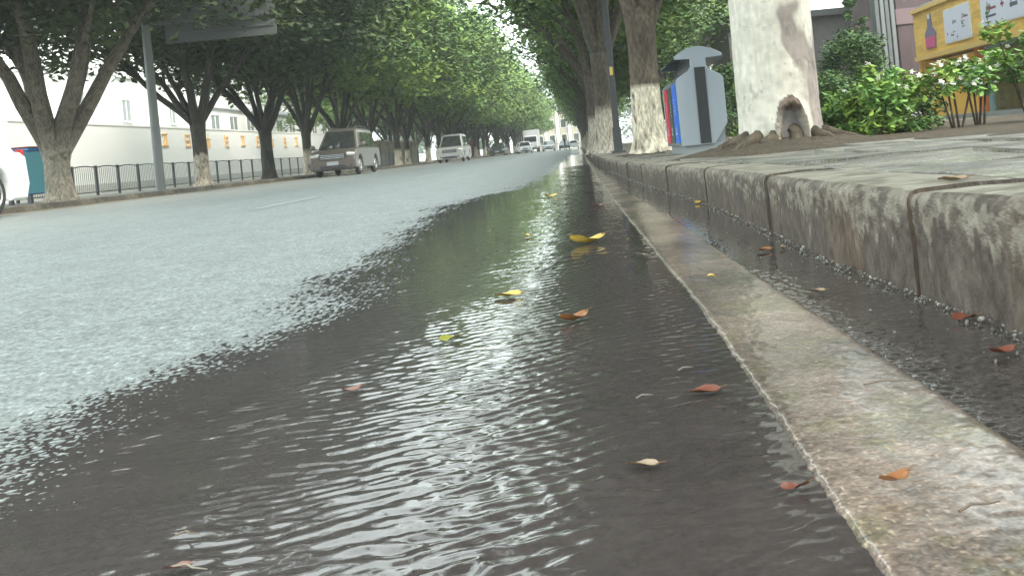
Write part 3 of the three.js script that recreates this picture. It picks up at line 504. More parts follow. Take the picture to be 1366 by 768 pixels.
// ---------------------------------------------------------------- vehicles (forward = +x in their own axes)
function frustumRing(f, r, w, y, n = 5, rc = 0.12) {
  const pts = []; const cs = [[f - rc, w - rc, 0], [r + rc, w - rc, 1], [r + rc, -w + rc, 2], [f - rc, -w + rc, 3]];
  for (const [cx, cz, q] of cs) for (let k = 0; k <= n; k++) { const a = q * Math.PI / 2 + k / n * Math.PI / 2; pts.push([cx + rc * Math.cos(a), y, cz + rc * Math.sin(a)]); }
  return pts;
}
function makeCar(name, label, o) {
  const t = thing(name, label, o.category || 'car'), L = o.L, W = o.W, H = o.H, R = o.wheel || 0.32, xf = L / 2 - o.front, xr = -L / 2 + o.rear, paintM = phys(...o.paint, 0.3, { clearcoat: 0.35, clearcoatRoughness: 0.12 });
  const lowM = o.lower ? std(...o.lower, 0.55) : paintM, belt = o.belt, s = new THREE.Shape(), A = R + 0.06, y0 = 0.24;
  s.moveTo(-L / 2 + 0.1, y0); s.lineTo(xr - A, y0); s.absarc(xr, R, A, Math.PI + 0.2, -0.2, true); s.lineTo(xf - A, y0); s.absarc(xf, R, A, Math.PI + 0.2, -0.2, true); s.lineTo(L / 2 - 0.08, y0);
  for (const p of o.nose) s.lineTo(L / 2 + p[0], p[1]);
  s.lineTo(o.cab[0][0], belt); s.lineTo(o.cab[0][1], belt); for (const p of o.tail) s.lineTo(-L / 2 + p[0], p[1]); s.closePath();
  const bg = new THREE.ExtrudeGeometry(s, { depth: W - 0.2, bevelEnabled: true, bevelThickness: 0.1, bevelSize: 0.05, bevelOffset: -0.05, bevelSegments: 4, curveSegments: 14 }); bg.translate(0, 0, -(W - 0.2) / 2);
  mesh('body', bg, paintM, t);
  const [b0, b1] = o.cab, w0 = W / 2 - 0.06, w1 = W / 2 - o.tumble, NL = 9, rings = [];
  for (let k = 0; k <= NL; k++) { const q = k / NL, e = q > 0.78 ? Math.pow((q - 0.78) / 0.22, 2) * 0.14 : 0; rings.push(frustumRing(lerp(b0[0], b1[0], q) - e * 1.6, lerp(b0[1], b1[1], q) + e, lerp(w0, w1, q) - e * 0.7, lerp(belt - 0.02, H, q > 0.78 ? 1 - Math.pow((1 - q) / 0.22, 1.8) * 0.22 : q), 5, 0.1)); }
  const n = rings[0].length, cg = [grid(n, NL, (i, j) => rings[j][i % n])]; { const sh = new THREE.Shape(rings[NL].map(p => new THREE.Vector2(p[0], p[2]))); const c = new THREE.ShapeGeometry(sh); c.rotateX(Math.PI / 2); c.translate(0, H, 0); cg.push(c); }
  mesh('cabin', merge(cg), paintM, t);
  const face = (q, u, v) => { // q: 'f','b','l','r'; u along, v up
    const fx = lerp(b0[0], b1[0], v), rx = lerp(b0[1], b1[1], v), w = lerp(w0, w1, v), y = lerp(belt - 0.02, H, v), e = 0.012;
    if (q === 'f') return [fx + e, y, lerp(-w + 0.08, w - 0.08, u)]; if (q === 'b') return [rx - e, y, lerp(-w + 0.1, w - 0.1, u)];
    return [lerp(rx + 0.1, fx - 0.06, u), y, (q === 'l' ? -1 : 1) * (w + e)];
  };
  const pane = (nm, q, u0, u1, v0, v1) => mesh(nm, grid(6, 4, (i, j) => face(q, lerp(u0, u1, i / 6), lerp(v0, v1, j / 4))), M.glass, t);
  pane('windshield', 'f', 0.02, 0.98, 0.06, 0.86); pane('rear_window', 'b', 0.05, 0.95, 0.12, 0.8);
  for (const q of ['l', 'r']) for (const [a, c] of o.side) pane('side_window', q, a, c, 0.1, 0.78);
  for (const z of [-1, 1]) {
    const hl = o.lights; mesh('headlight', new RoundedBoxGeometry(hl[2] * 2.6, hl[3] * 1.5, hl[4] * 1.7, 3, 0.06).rotateY(-z * 0.35).rotateX(z * 0.12).translate(L / 2 + hl[0] - 0.04, hl[1] + 0.01, z * (W / 2 - hl[4] - 0.01)), M.lamp, t); mesh('fog_lamp', box(0.05, 0.09, 0.16, L / 2 + 0.01, 0.36, z * (W / 2 - 0.3), 0.02), M.darkGrey, t);
    mesh('tail_light', box(0.05, 0.32, 0.14, -L / 2 + 0.035, belt - 0.12, z * (W / 2 - 0.13), 0.02), std(0.35, 0.02, 0.02, 0.3), t);
    const mr = mesh('mirror', new THREE.SphereGeometry(1, 14, 10).scale(0.07, 0.1, 0.1).translate(b0[0] - 0.12, belt + 0.13, z * (W / 2 + 0.1)), paintM, t); mesh('mirror_arm', box(0.05, 0.05, 0.16, b0[0] - 0.12, belt + 0.06, z * (W / 2 + 0.01)), M.black, mr);
    for (const x of [xf, xr]) {
      const w = mesh('wheel', new THREE.CylinderGeometry(R * 0.66, R * 0.66, 0.16, 20).rotateX(Math.PI / 2).translate(x, R, z * (W / 2 - 0.13)), std(0.05, 0.05, 0.052, 0.6), t);
      mesh('tyre', new THREE.TorusGeometry(R - 0.075, 0.085, 12, 28).translate(x, R, z * (W / 2 - 0.12)), M.rubber, w);
      const sp = []; for (let k = 0; k < 5; k++) { const a = k / 5 * 6.283; sp.push(box(0.07, R * 0.62, 0.02, 0, R * 0.3, 0).rotateZ(a).translate(x, R, z * (W / 2 - 0.045))); } sp.push(new THREE.TorusGeometry(R * 0.62, 0.018, 8, 24).translate(x, R, z * (W / 2 - 0.045))); mesh('rim', merge(sp), M.chrome, w);
    }
  }
  const gx = L / 2 + o.grille[0]; const gr = mesh('grille', box(0.05, o.grille[2], o.grille[3], gx, o.grille[1], 0, 0.02), M.black, t); for (let k = 0; k < 3; k++) mesh('grille_bar', box(0.02, 0.018, o.grille[3] * 0.94, gx + 0.028, o.grille[1] + (k - 1) * o.grille[2] * 0.28, 0), M.chrome, gr);
  mesh('front_bumper', box(0.16, 0.24, W - 0.16, L / 2 - 0.06, 0.33, 0, 0.06), lowM, t); mesh('rear_bumper', box(0.14, 0.24, W - 0.14, -L / 2 + 0.05, 0.36, 0, 0.05), lowM, t);
  mesh('licence_plate', box(0.015, 0.13, 0.42, L / 2 + 0.03, 0.47, 0), std(0.3, 0.33, 0.38, 0.5), t); mesh('air_intake', box(0.06, 0.13, W * 0.55, L / 2 + 0.005, 0.33, 0, 0.02), M.black, t);
  if (o.rack) for (const z of [-1, 1]) mesh('roof_rail', tube([V(b1[1] + 0.2, H - 0.01, z * (w1 - 0.1)), V(b1[1] + 0.4, H + 0.06, z * (w1 - 0.1)), V(b1[0] - 0.5, H + 0.06, z * (w1 - 0.1)), V(b1[0] - 0.3, H - 0.02, z * (w1 - 0.1))], [0.02, 0.02, 0.02, 0.02], 8), M.darkGrey, t);
  return t;
}
const mpv = (paint, extra = {}) => ({ L: 4.5, W: 1.74, H: 1.78, belt: 0.98, front: 0.85, rear: 0.85, wheel: 0.33, paint, tumble: 0.27, cab: [[1.35, -2.2], [0.5, -2.0]], nose: [[0, 0.3], [0.02, 0.55], [-0.05, 0.82], [-0.3, 0.93], [-0.62, 0.99]], tail: [[0, 0.8], [0, 0.4]], side: [[0.03, 0.3], [0.33, 0.62], [0.65, 0.86]], lights: [-0.1, 0.76, 0.12, 0.1, 0.2], grille: [0.0, 0.72, 0.22, 0.92], ...extra });
const sedan = (paint, extra = {}) => ({ L: 4.5, W: 1.76, H: 1.46, belt: 0.9, front: 0.9, rear: 0.95, wheel: 0.32, paint, tumble: 0.3, cab: [[1.0, -1.75], [0.2, -1.1]], nose: [[0, 0.3], [0.02, 0.5], [-0.05, 0.7], [-0.4, 0.82]], tail: [[0.02, 0.86], [0, 0.4]], side: [[0.16, 0.52], [0.55, 0.9]], lights: [-0.1, 0.66, 0.12, 0.08, 0.2], grille: [0.0, 0.58, 0.14, 0.7], ...extra });
const set = (o, x, d, yaw) => { o.position.set(x, roadY(x, d), -d); o.rotation.y = yaw; return o; };
const toward = -Math.PI / 2, away = Math.PI / 2;
set(makeCar('minivan', 'beige minivan with dark grille parked by the far kerb', mpv([0.105, 0.096, 0.083], { W: 1.68, lower: [0.06, 0.055, 0.052], category: 'minivan', rack: true })), -9.15, 36.2, toward + 0.02);
set(makeCar('minivan', 'silver-white minivan driving ahead of the dark tree row', mpv([0.3, 0.32, 0.315], { H: 1.82, category: 'minivan', lower: [0.4, 0.42, 0.42] })), -8.55, 62, toward);
set(makeCar('car', 'white car passing the blue cabinet, rear wheel and bumper showing', sedan([0.74, 0.76, 0.76], { H: 1.6, belt: 1.02, wheel: 0.36, cab: [[1.1, -2.05], [0.4, -1.7]], tail: [[0.06, 0.95], [0, 0.5]] })), -9.95, 13.1, toward);
set(makeCar('car', 'dark green car beside the far row with red boards behind', sedan([0.03, 0.045, 0.04])), -9.4, 104, toward);
set(makeCar('car', 'white saloon car ahead of the white truck', sedan([0.7, 0.72, 0.74])), -7.2, 116, toward + 0.05);
set(makeCar('car', 'silver saloon car coming along the middle of the road', sedan([0.42, 0.43, 0.45])), -4.7, 128, toward);
set(makeCar('car', 'black car behind the silver saloon in the middle of the road', sedan([0.03, 0.03, 0.035])), -3.0, 150, toward);
set(makeCar('car', 'pale grey car far down the road near the near-side kerb', sedan([0.6, 0.62, 0.63])), -1.6, 160, away);
set(makeCar('car', 'white hatchback beside the dark green car', sedan([0.66, 0.68, 0.68], { H: 1.55 })), -9.2, 140, toward);
{ // box truck in the traffic
  const t = thing('box_truck', 'white box truck among the far traffic', 'truck', [-7.8, roadY(-7, 140), -143], toward); const w = phys(0.66, 0.68, 0.72, 0.4, { clearcoat: 0.5 });
  mesh('cargo_box', box(4.6, 2.6, 2.3, -1.2, 2.1, 0, 0.05), w, t); const c = mesh('cab', new RoundedBoxGeometry(1.7, 2.0, 2.1, 3, 0.22).translate(2.0, 1.5, 0), w, t); mesh('windshield', box(0.04, 0.8, 1.8, 2.86, 1.95, 0, 0.02), M.glass, c);
  mesh('front_bumper', box(0.2, 0.35, 2.1, 2.85, 0.55, 0, 0.05), M.darkGrey, t); mesh('chassis', box(6, 0.25, 1.0, -0.4, 0.7, 0), M.black, t);
  for (const z of [-1, 1]) { mesh('headlight', box(0.06, 0.18, 0.34, 2.86, 0.9, z * 0.78, 0.02), M.lamp, t); for (const x of [1.9, -2.2]) mesh('wheel', new THREE.CylinderGeometry(0.45, 0.45, 0.26, 20).rotateX(Math.PI / 2).translate(x, 0.45, z * 0.92), M.rubber, t); }
}
// ---------------------------------------------------------------- people
function makePerson(label, o) {
  const res = 72, half = 0.95, mc = new MarchingCubes(res, M.black, false, false, 60000); mc.isolation = 0;
  const J = { hipL: [-.09, .92, 0], hipR: [.09, .92, 0], knL: [-.1, .5, .03 + o.step], knR: [.1, .5, .03 - o.step * .4], anL: [-.1, .08, o.step * 1.3], anR: [.1, .08, -o.step * 1.5], pel: [0, .96, 0], ch: [0, 1.3, .01], nk: [0, 1.47, 0], hd: [0, 1.62, .02], shL: [-.17, 1.41, 0], shR: [.17, 1.41, 0], elL: [-.24, 1.14, -.03], elR: [.24, 1.14, -.03], haL: [-.24, .88, .06], haR: [.24, .88, .06] };
  const B = [['hipL', 'knL', .085, .06], ['hipR', 'knR', .085, .06], ['knL', 'anL', .06, .042], ['knR', 'anR', .06, .042], ['pel', 'ch', .14, .15], ['ch', 'nk', .13, .06], ['nk', 'hd', .05, .095], ['shL', 'shR', .07, .07], ['shL', 'elL', .055, .043], ['shR', 'elR', .055, .043], ['elL', 'haL', .04, .035], ['elR', 'haR', .04, .035]];
  const feet = [['anL'], ['anR']].map(([k]) => [J[k], [J[k][0], .04, J[k][2] + .16], .045, .035]);
  const bones = [...B.map(([a, b, p, q]) => [J[a], J[b], p, q]), ...feet], cy = 0.88;
  for (let k = 0; k < res; k++) for (let j = 0; j < res; j++) for (let i = 0; i < res; i++) {
    const x = ((i - res / 2) / (res / 2)) * half, y = ((j - res / 2) / (res / 2)) * half + cy, z = ((k - res / 2) / (res / 2)) * half; let s = 0;
    for (const [a, b, p, q] of bones) { const dx = b[0] - a[0], dy = b[1] - a[1], dz = b[2] - a[2]; const h = clamp(((x - a[0]) * dx + (y - a[1]) * dy + (z - a[2]) * dz) / (dx * dx + dy * dy + dz * dz), 0, 1); const D = Math.hypot(x - a[0] - dx * h, y - a[1] - dy * h, z - a[2] - dz * h) - lerp(p, q, h); s += Math.exp(-D * 45); }
    mc.field[i + j * res + k * res * res] = Math.log(Math.max(s, 1e-9)) / 45;
  }
  mc.update(); const n = mc.count, pos = new Float32Array(mc.positionArray.slice(0, n * 3)), nor = new Float32Array(mc.normalArray.slice(0, n * 3));
  for (let i = 0; i < n; i++) { pos[i * 3] *= half; pos[i * 3 + 1] = pos[i * 3 + 1] * half + cy; pos[i * 3 + 2] *= half; }
  const g = new THREE.BufferGeometry(); g.setAttribute('position', new THREE.BufferAttribute(pos, 3)); g.setAttribute('normal', new THREE.BufferAttribute(nor, 3));
  paint(g, (x, y, z) => y > 1.48 ? (y > 1.64 || z < -0.03 ? [0.02, 0.018, 0.016] : [0.4, 0.26, 0.19]) : y > 0.95 && !(Math.abs(x) > 0.19 && y < 1.12) ? o.top : Math.abs(x) > 0.19 ? [0.4, 0.26, 0.19] : y < 0.07 ? [0.05, 0.05, 0.05] : o.legs);
  const t = thing('person', label, 'person'); mesh('body', g, std(1, 1, 1, 0.8, { vertexColors: true }), t); return t;
}
{
  const a = makePerson('person in dark clothes walking across the far end of the road', { step: 0.14, top: [0.03, 0.03, 0.04], legs: [0.05, 0.05, 0.06] }); a.position.set(-2.3, roadY(-2.3, 118), -118); a.rotation.y = 1.2;
  const b = makePerson('person in navy top standing on the pavement behind the litter bin', { step: 0.03, top: [0.03, 0.035, 0.09], legs: [0.2, 0.06, 0.07] }); b.position.set(3.85, 0.15, -45); b.rotation.y = 0.4;
}
// ---------------------------------------------------------------- buildings on the far side
function facadeWindow(parent, m, x, y, z, w, h, blind) { // wall faces +x
  const f = mesh('window', merge([box(0.08, 0.07, w + 0.14, x, y + h / 2 + 0.035, z), box(0.12, 0.08, w + 0.2, x + 0.02, y - h / 2 - 0.04, z), box(0.08, h, 0.07, x, y, z - w / 2 - 0.035), box(0.08, h, 0.07, x, y, z + w / 2 + 0.035), box(0.05, h, 0.04, x, y, z)]), M.white, parent);
  mesh('pane', box(0.03, h, w, x - 0.03, y, z), m, f); return f;
}
{
  const b = thing('white_building', 'bright white two-storey building with pilasters behind the railing', 'building', [-28, 0.2, -58]); const pane = phys(0.32, 0.35, 0.36, 0.1, { clearcoat: 1 });
  mesh('wall', box(11, 7.0, 15, -5.6, 3.5, 0), M.white, b); mesh('parapet', box(11.4, 0.35, 15.4, -5.6, 7.2, 0), M.white, b);
  for (const z of [7.2, 3.4, 1.6, -2, -5.5]) mesh('pilaster', box(0.3, 7, 0.35, 0.05, 3.5, z), M.white, b);
  for (const [z, y] of [[-0.2, 5.0], [-3.8, 5.0], [-6.6, 5.0], [5.2, 5.2], [-3.8, 2.1], [-0.2, 2.1]]) facadeWindow(b, pane, -0.06, y, z, 1.1, 1.3);
  const hd = mesh('awning', box(1.2, 0.5, 2.6, 0.5, 3.1, 5.6, 0.05), std(0.25, 0.26, 0.27, 0.7), b); mesh('awning_bracket', box(1.0, 0.06, 0.06, 0.5, 2.8, 5.6), M.darkGrey, hd);
  const ac = mesh('air_conditioner', box(0.35, 0.6, 0.8, 0.22, 3.7, -0.4, 0.03), std(0.55, 0.56, 0.56, 0.6), b); mesh('fan_guard', new THREE.TorusGeometry(0.2, 0.015, 6, 20).rotateY(Math.PI / 2).translate(0.4, 3.7, -0.3), M.darkGrey, ac);
  mesh('roof_pavilion', box(5, 1.6, 6, -6, 8.1, 2), M.white, b);
  // long block
  const c = thing('white_building', 'long pale block of flats with grey window bands behind the dark trees', 'building', [-31, 0.2, -101]);
  mesh('wall', box(11, 17, 64, -5.6, 8.5, 0), M.white, c); mesh('parapet', box(11.5, 0.5, 64.5, -5.6, 17.2, 0), M.white, c);
  for (let f = 0; f < 5; f++) { mesh('floor_band', box(0.25, 0.35, 64, 0.02, 3.3 + f * 3.2, 0), std(0.6, 0.6, 0.64, 0.6), c); for (let k = 0; k < 15; k++) facadeWindow(c, pane, -0.06, 5.0 + f * 3.0 - (f > 3 ? 0.3 : 0), 29.5 - k * 4.2, 1.9, 1.4); }
  // boundary wall with orange characters
  const w = thing('boundary_wall', 'white boundary wall with a row of orange characters behind the railing', 'wall', [-21.5, 0.2, -64]); const plain = std(0.93, 0.93, 0.92, 0.6); mesh('wall', box(0.3, 3.1, 58, 0, 1.55, 0), plain, w); mesh('coping', box(0.36, 0.08, 58.1, 0, 3.14, 0), plain, w);
  mesh('wall_plinth', box(0.36, 0.5, 58.05, 0, 0.25, 0), std(0.6, 0.6, 0.58, 0.8), w);
  const om = std(0.8, 0.5, 0.2, 0.6), r = rng(8); const strokes = [[[0, .3, .6, .06], [0, -.25, .7, .06], [-.1, 0, .06, .6], [.15, .05, .06, .5]], [[-.25, 0, .06, .6], [.25, 0, .06, .6], [0, .28, .55, .06], [0, 0, .5, .06], [0, -.28, .55, .06]], [[0, .1, .65, .06], [0, 0, .06, .7], [-.18, -.2, .06, .3], [.18, -.2, .06, .3]], [[-.2, .05, .06, .6], [.1, .2, .4, .06], [.1, -.05, .4, .06], [.12, 0, .06, .65], [.1, -.3, .45, .06]]];
  for (let k = 0; k < 9; k++) { const g = strokes[k % 4].map(([z, y, wz, hy]) => box(0.05, hy * 1.1, wz * 1.1, 0.176, 2.45 + y * 1.1, -z * 1.1)); const m = merge(g); m.translate(0, 0, 16 - k * 2.75); mesh('character', m, om, w); }
  // pale wall further on
  const e = thing('boundary_wall', 'low cream wall beside the pavement past the beige minivan', 'wall', [-15.8, 0.2, -79]); mesh('wall', box(0.25, 1.9, 20, 0, 0.95, 0), M.cream, e); mesh('coping', box(0.35, 0.1, 20.1, 0, 1.95, 0), M.cream, e); for (let k = 0; k < 7; k++) mesh('pier', box(0.4, 2.1, 0.4, 0.01, 1.05, -9.6 + k * 3.2), M.cream, e);
}
// ---------------------------------------------------------------- end of the street
{
  const b = thing('street_end_building', 'cream building with tall pilasters closing the street', 'building', [-9, 0, -235]); mesh('wall', box(26, 13, 10, 0, 6.5, -5), M.cream, b); for (let k = 0; k < 9; k++) mesh('pilaster', box(0.7, 13, 0.5, -12 + k * 3, 6.5, 0.2), M.white, b);
  for (let k = 0; k < 8; k++) for (let f = 0; f < 3; f++) { const w = mesh('window', box(1.5, 2.2, 0.1, -10.5 + k * 3, 2.6 + f * 3.8, 0.03), M.white, b); mesh('pane', box(1.3, 2.0, 0.06, -10.5 + k * 3, 2.6 + f * 3.8, 0.08), M.glass, w); }
  const s = thing('red_banner', 'small red banner board on two posts at the end of the street', 'banner', [-10.5, 0.1, -190]); mesh('board', box(3.2, 2.4, 0.1, 0, 5.0, 0, 0.03), std(0.6, 0.05, 0.06, 0.6), s); for (const x of [-1.2, 1.2]) mesh('post', new THREE.CylinderGeometry(0.08, 0.08, 5.4, 10).translate(x, 2.7, -0.1), M.pole, s);
  const h = thing('red_hoarding', 'short dark red hoarding under the far-side trees', 'hoarding', [-13.6, 0.2, -108]); for (let k = 0; k < 3; k++) mesh('panel', box(1.0, 1.9, 0.06, -1.05 + k * 1.05, 1.0, 0), std(0.3, 0.06, 0.05, 0.7), h);
  // far wood that closes the vista
  const r = rng(63), cl = []; for (let k = 0; k < 90; k++) cl.push([-55 + r() * 110, 3 + r() * 11, -252 - r() * 12, 2 + 2.5 * r()]);
  const wd = mesh('far_wood', leafCloud(r, cl, 26000, 0.9, [0.06, 0.1, 0.045]), M.leaf); wd.userData = { kind: 'stuff', label: 'far mass of tree foliage closing the street', category: 'trees' };
}
// ---------------------------------------------------------------- right side: shop front, walls, hedge, planting
{
  const X = 9.45, yel = std(0.85, 0.54, 0.15, 0.6, { map: plasterMap }), yelD = std(0.8, 0.46, 0.08, 0.6), or = std(0.6, 0.17, 0.04, 0.6), teal = std(0.2, 0.27, 0.27, 0.5);
  const k = thing('shop_kiosk', 'yellow shop kiosk with white menu boards and a bottle picture on its fascia', 'kiosk', [X, 0.15, -26]); // front faces -x, runs towards the camera (+z)
  mesh('fascia', box(0.5, 1.2, 12, 0.25, 2.34, 6), yel, k); mesh('fascia_top_rail', box(0.6, 0.1, 12.1, 0.24, 3.0, 6), std(0.66, 0.45, 0.16, 0.6), k); mesh('fascia_bottom_rail', box(0.58, 0.12, 12.05, 0.24, 1.7, 6), std(0.66, 0.45, 0.16, 0.6), k);
  mesh('roof', box(5, 0.12, 12.3, 2.7, 3.12, 6), M.grey, k); mesh('back_wall', box(0.15, 2.9, 12, 3.6, 1.45, 6), std(0.3, 0.2, 0.14, 0.7), k); mesh('end_wall', box(3.6, 2.9, 0.15, 1.85, 1.45, 0.08), yel, k); mesh('floor_slab', box(4.4, 0.1, 12, 1.9, 0.05, 6), M.grey, k);
  for (const z of [0.15, 3.6, 7.2, 11.8]) mesh('post', box(0.16, 1.7, 0.2, 0.2, 0.85, z), z === 3.6 ? or : yel, k);
  mesh('counter_panel', box(0.08, 1.55, 3.1, 0.24, 0.8, 1.85), yelD, k); mesh('counter_panel', box(0.08, 1.5, 1.1, 0.24, 0.8, 9.2), yelD, k); mesh('door_frame', merge([box(0.1, 1.62, 0.1, 0.18, 0.84, 4.1), box(0.1, 1.62, 0.1, 0.18, 0.84, 6.6), box(0.1, 0.1, 2.4, 0.18, 1.6, 5.35)]), teal, k);
  mesh('shop_glass', box(0.03, 1.5, 2.36, 0.18, 0.8, 5.35), phys(0.9, 0.95, 0.95, 0.03, { transmission: 1, thickness: 0 }), k);
  const cols = [[.55, .6, .04], [.6, .05, .06], [.08, .25, .5], [.6, .3, .05], [.5, .5, .5], [.05, .35, .25]], r = rng(3);
  for (let s = 0; s < 3; s++) { const sh = mesh('shelf', box(0.4, 0.04, 9, 3.1, 0.5 + s * 0.5, 6), M.white, k); for (let q = 0; q < 16; q++) mesh('packet', box(0.2, 0.24 + 0.12 * r(), 0.3, 3.1, 0.66 + s * 0.5, 1.9 + q * 0.53, 0.02), std(...cols[Math.floor(r() * 6)], 0.5), sh); }
  const board = (z, w, h, y, seed) => { const c = document.createElement('canvas'); c.width = 512; c.height = Math.round(512 * h / w); const x = c.getContext('2d'); x.fillStyle = '#d6d8ea'; x.fillRect(0, 0, 512, c.height); const q = rng(seed); for (let i = 0; i < 14; i++) { x.fillStyle = ['#4a4a55', '#8a3a55', '#5a7a4a', '#55606a'][Math.floor(q() * 4)]; x.save(); x.translate(30 + q() * 440, 30 + q() * (c.height - 60)); x.fillRect(0, 0, 18 + q() * 60, 6 + q() * 8); x.fillRect(8, -14, 7, 30); x.restore(); } const t = new THREE.CanvasTexture(c); t.colorSpace = THREE.SRGBColorSpace; const p = mesh('menu_board', box(0.03, h, w, -0.016, y, z, 0.006), M.white, k); const f = new THREE.PlaneGeometry(w - 0.06, h - 0.06); f.rotateY(-Math.PI / 2); f.translate(-0.034, y, z); mesh('menu_print', f, new THREE.MeshStandardMaterial({ map: t, roughness: 0.5 }), p); };
  board(3.0, 1.6, 0.86, 2.32, 5); board(6.2, 3.6, 0.8, 2.42, 6);
  const bs = new THREE.Shape(); [[-.12, 0], [.12, 0], [.15, .34], [.06, .5], [.045, .78], [-.045, .78], [-.06, .5], [-.15, .34]].forEach((p, i) => i ? bs.lineTo(...p) : bs.moveTo(...p)); const bg = new THREE.ExtrudeGeometry(bs, { depth: 0.02, bevelEnabled: false }); bg.scale(2.6, 1.15, 1); bg.rotateY(-Math.PI / 2); bg.translate(-0.002, 1.9, 1.2);
  const bt = mesh('bottle_picture', bg, std(0.2, 0.19, 0.28, 0.4), k); mesh('bottle_label', box(0.01, 0.3, 0.66, -0.03, 2.06, 1.2), std(0.6, 0.12, 0.28, 0.5), bt); mesh('bottle_cap', box(0.012, 0.12, 0.14, -0.03, 2.74, 1.2), std(0.7, 0.7, 0.75, 0.4), bt);
}
{
  const w = thing('mauve_building', 'mauve rendered building behind the yellow kiosk', 'building', [10.4, 0.1, -31]); mesh('wall', box(9, 9, 5, 4.5, 4.5, -1.5), std(0.085, 0.056, 0.065, 0.8, { map: plasterMap }), w); mesh('upper_band', box(9.1, 0.5, 5.1, 4.5, 3.4, -1.5), std(0.16, 0.11, 0.12, 0.8), w); mesh('base_course', box(9.1, 0.5, 5.1, 4.5, 0.25, -1.5), M.grey, w);
  const p = thing('grey_column', 'ribbed grey column at the corner of the mauve building', 'column', [9.95, 0.1, -30]); for (let k = 0; k < 4; k++) mesh('rib', box(0.13, 8, 0.5, -0.25 + k * 0.16, 4, 0.02 * (k % 2), 0.02), std(0.1 + 0.05 * (k % 2), 0.11 + 0.05 * (k % 2), 0.115 + 0.05 * (k % 2), 0.6), p); mesh('column_base', box(0.9, 0.3, 0.7, 0, 0.15, 0, 0.03), M.grey, p);
  const dwl = thing('garden_building', 'dark low flat-roofed building behind the hedge', 'building', [9.2, 0.1, -40]); mesh('wall', box(6, 4.5, 5, 0, 2.25, 0), std(0.16, 0.15, 0.15, 0.8, { map: plasterMap }), dwl); mesh('roof', box(6.6, 0.25, 5.6, 0, 4.62, 0), M.darkGrey, dwl);
  const lw = thing('pale_building', 'pale building far behind the near-side trees', 'building', [13, 0.1, -62]); mesh('wall', box(10, 9, 8, 0, 4.5, 0), M.white, lw); mesh('roof_edge', box(10.4, 0.3, 8.4, 0, 9.1, 0), M.grey, lw);
  for (let k = 0; k < 3; k++) { const f = mesh('window', box(1.5, 1.5, 0.1, -3 + k * 3, 5.5, 4.02), M.grey, lw); mesh('pane', box(1.3, 1.3, 0.06, -3 + k * 3, 5.5, 4.06), M.glass, f); }
}
function shrub(name, label, cat, [x, y, z], n, spread, h, leaves, size, tint, flowers, seed, group) {
  const r = rng(seed), t = thing(name, label, cat, [x, y, z], 0, group), cl = [];
  for (let k = 0; k < n; k++) { const a = k / n * 6.283 + r(), tp = V(Math.cos(a) * spread * (0.3 + 0.7 * r()), h * (0.6 + 0.4 * r()), Math.sin(a) * spread * (0.3 + 0.7 * r())), m = tp.clone().multiplyScalar(0.5).add(V((r() - 0.5) * 0.08, h * 0.1, (r() - 0.5) * 0.08)); mesh('stem', paint(tube([V(Math.cos(a) * 0.04, -0.03, Math.sin(a) * 0.04), m, tp], [0.014, 0.010, 0.004], 6), () => [0.14, 0.11, 0.08]), M.bark, t); if (h < 0.7) cl.push([tp.x * 0.8, h * (0.12 + 0.2 * r()), tp.z * 0.8, spread * 0.3, 0.8]); cl.push([tp.x, tp.y, tp.z, spread * 0.34 * (0.8 + 0.5 * r()), 0.8], [m.x * 1.3, m.y * 1.15, m.z * 1.3, spread * 0.28 * (0.7 + 0.6 * r()), 0.8]); }
  mesh('foliage', leafCloud(r, cl, leaves, size, tint), M.leaf, t);
  if (flowers) { const pet = new THREE.SphereGeometry(0.5, 6, 4).scale(1, 0.25, 0.55).translate(0.5, 0, 0), five = merge([0, 1, 2, 3, 4].map(k => pet.clone().rotateY(k * 1.2566))), fm = std(0.75, 0.74, 0.72, 0.7); for (let k = 0; k < flowers; k++) { const c = cl[Math.floor(r() * cl.length)], a = r() * 6.283; const f = mesh('flower', five, fm, t); f.position.set(c[0] + Math.cos(a) * c[3] * 1.05, c[1] + c[3] * (0.2 + 0.7 * r()), c[2] + Math.sin(a) * c[3] * 1.05); const s = 0.022 + 0.016 * r(); f.scale.set(s, s, s); f.rotation.set(r() * 2 - 1, r() * 6, r() * 2 - 1); } }
  return t;
}
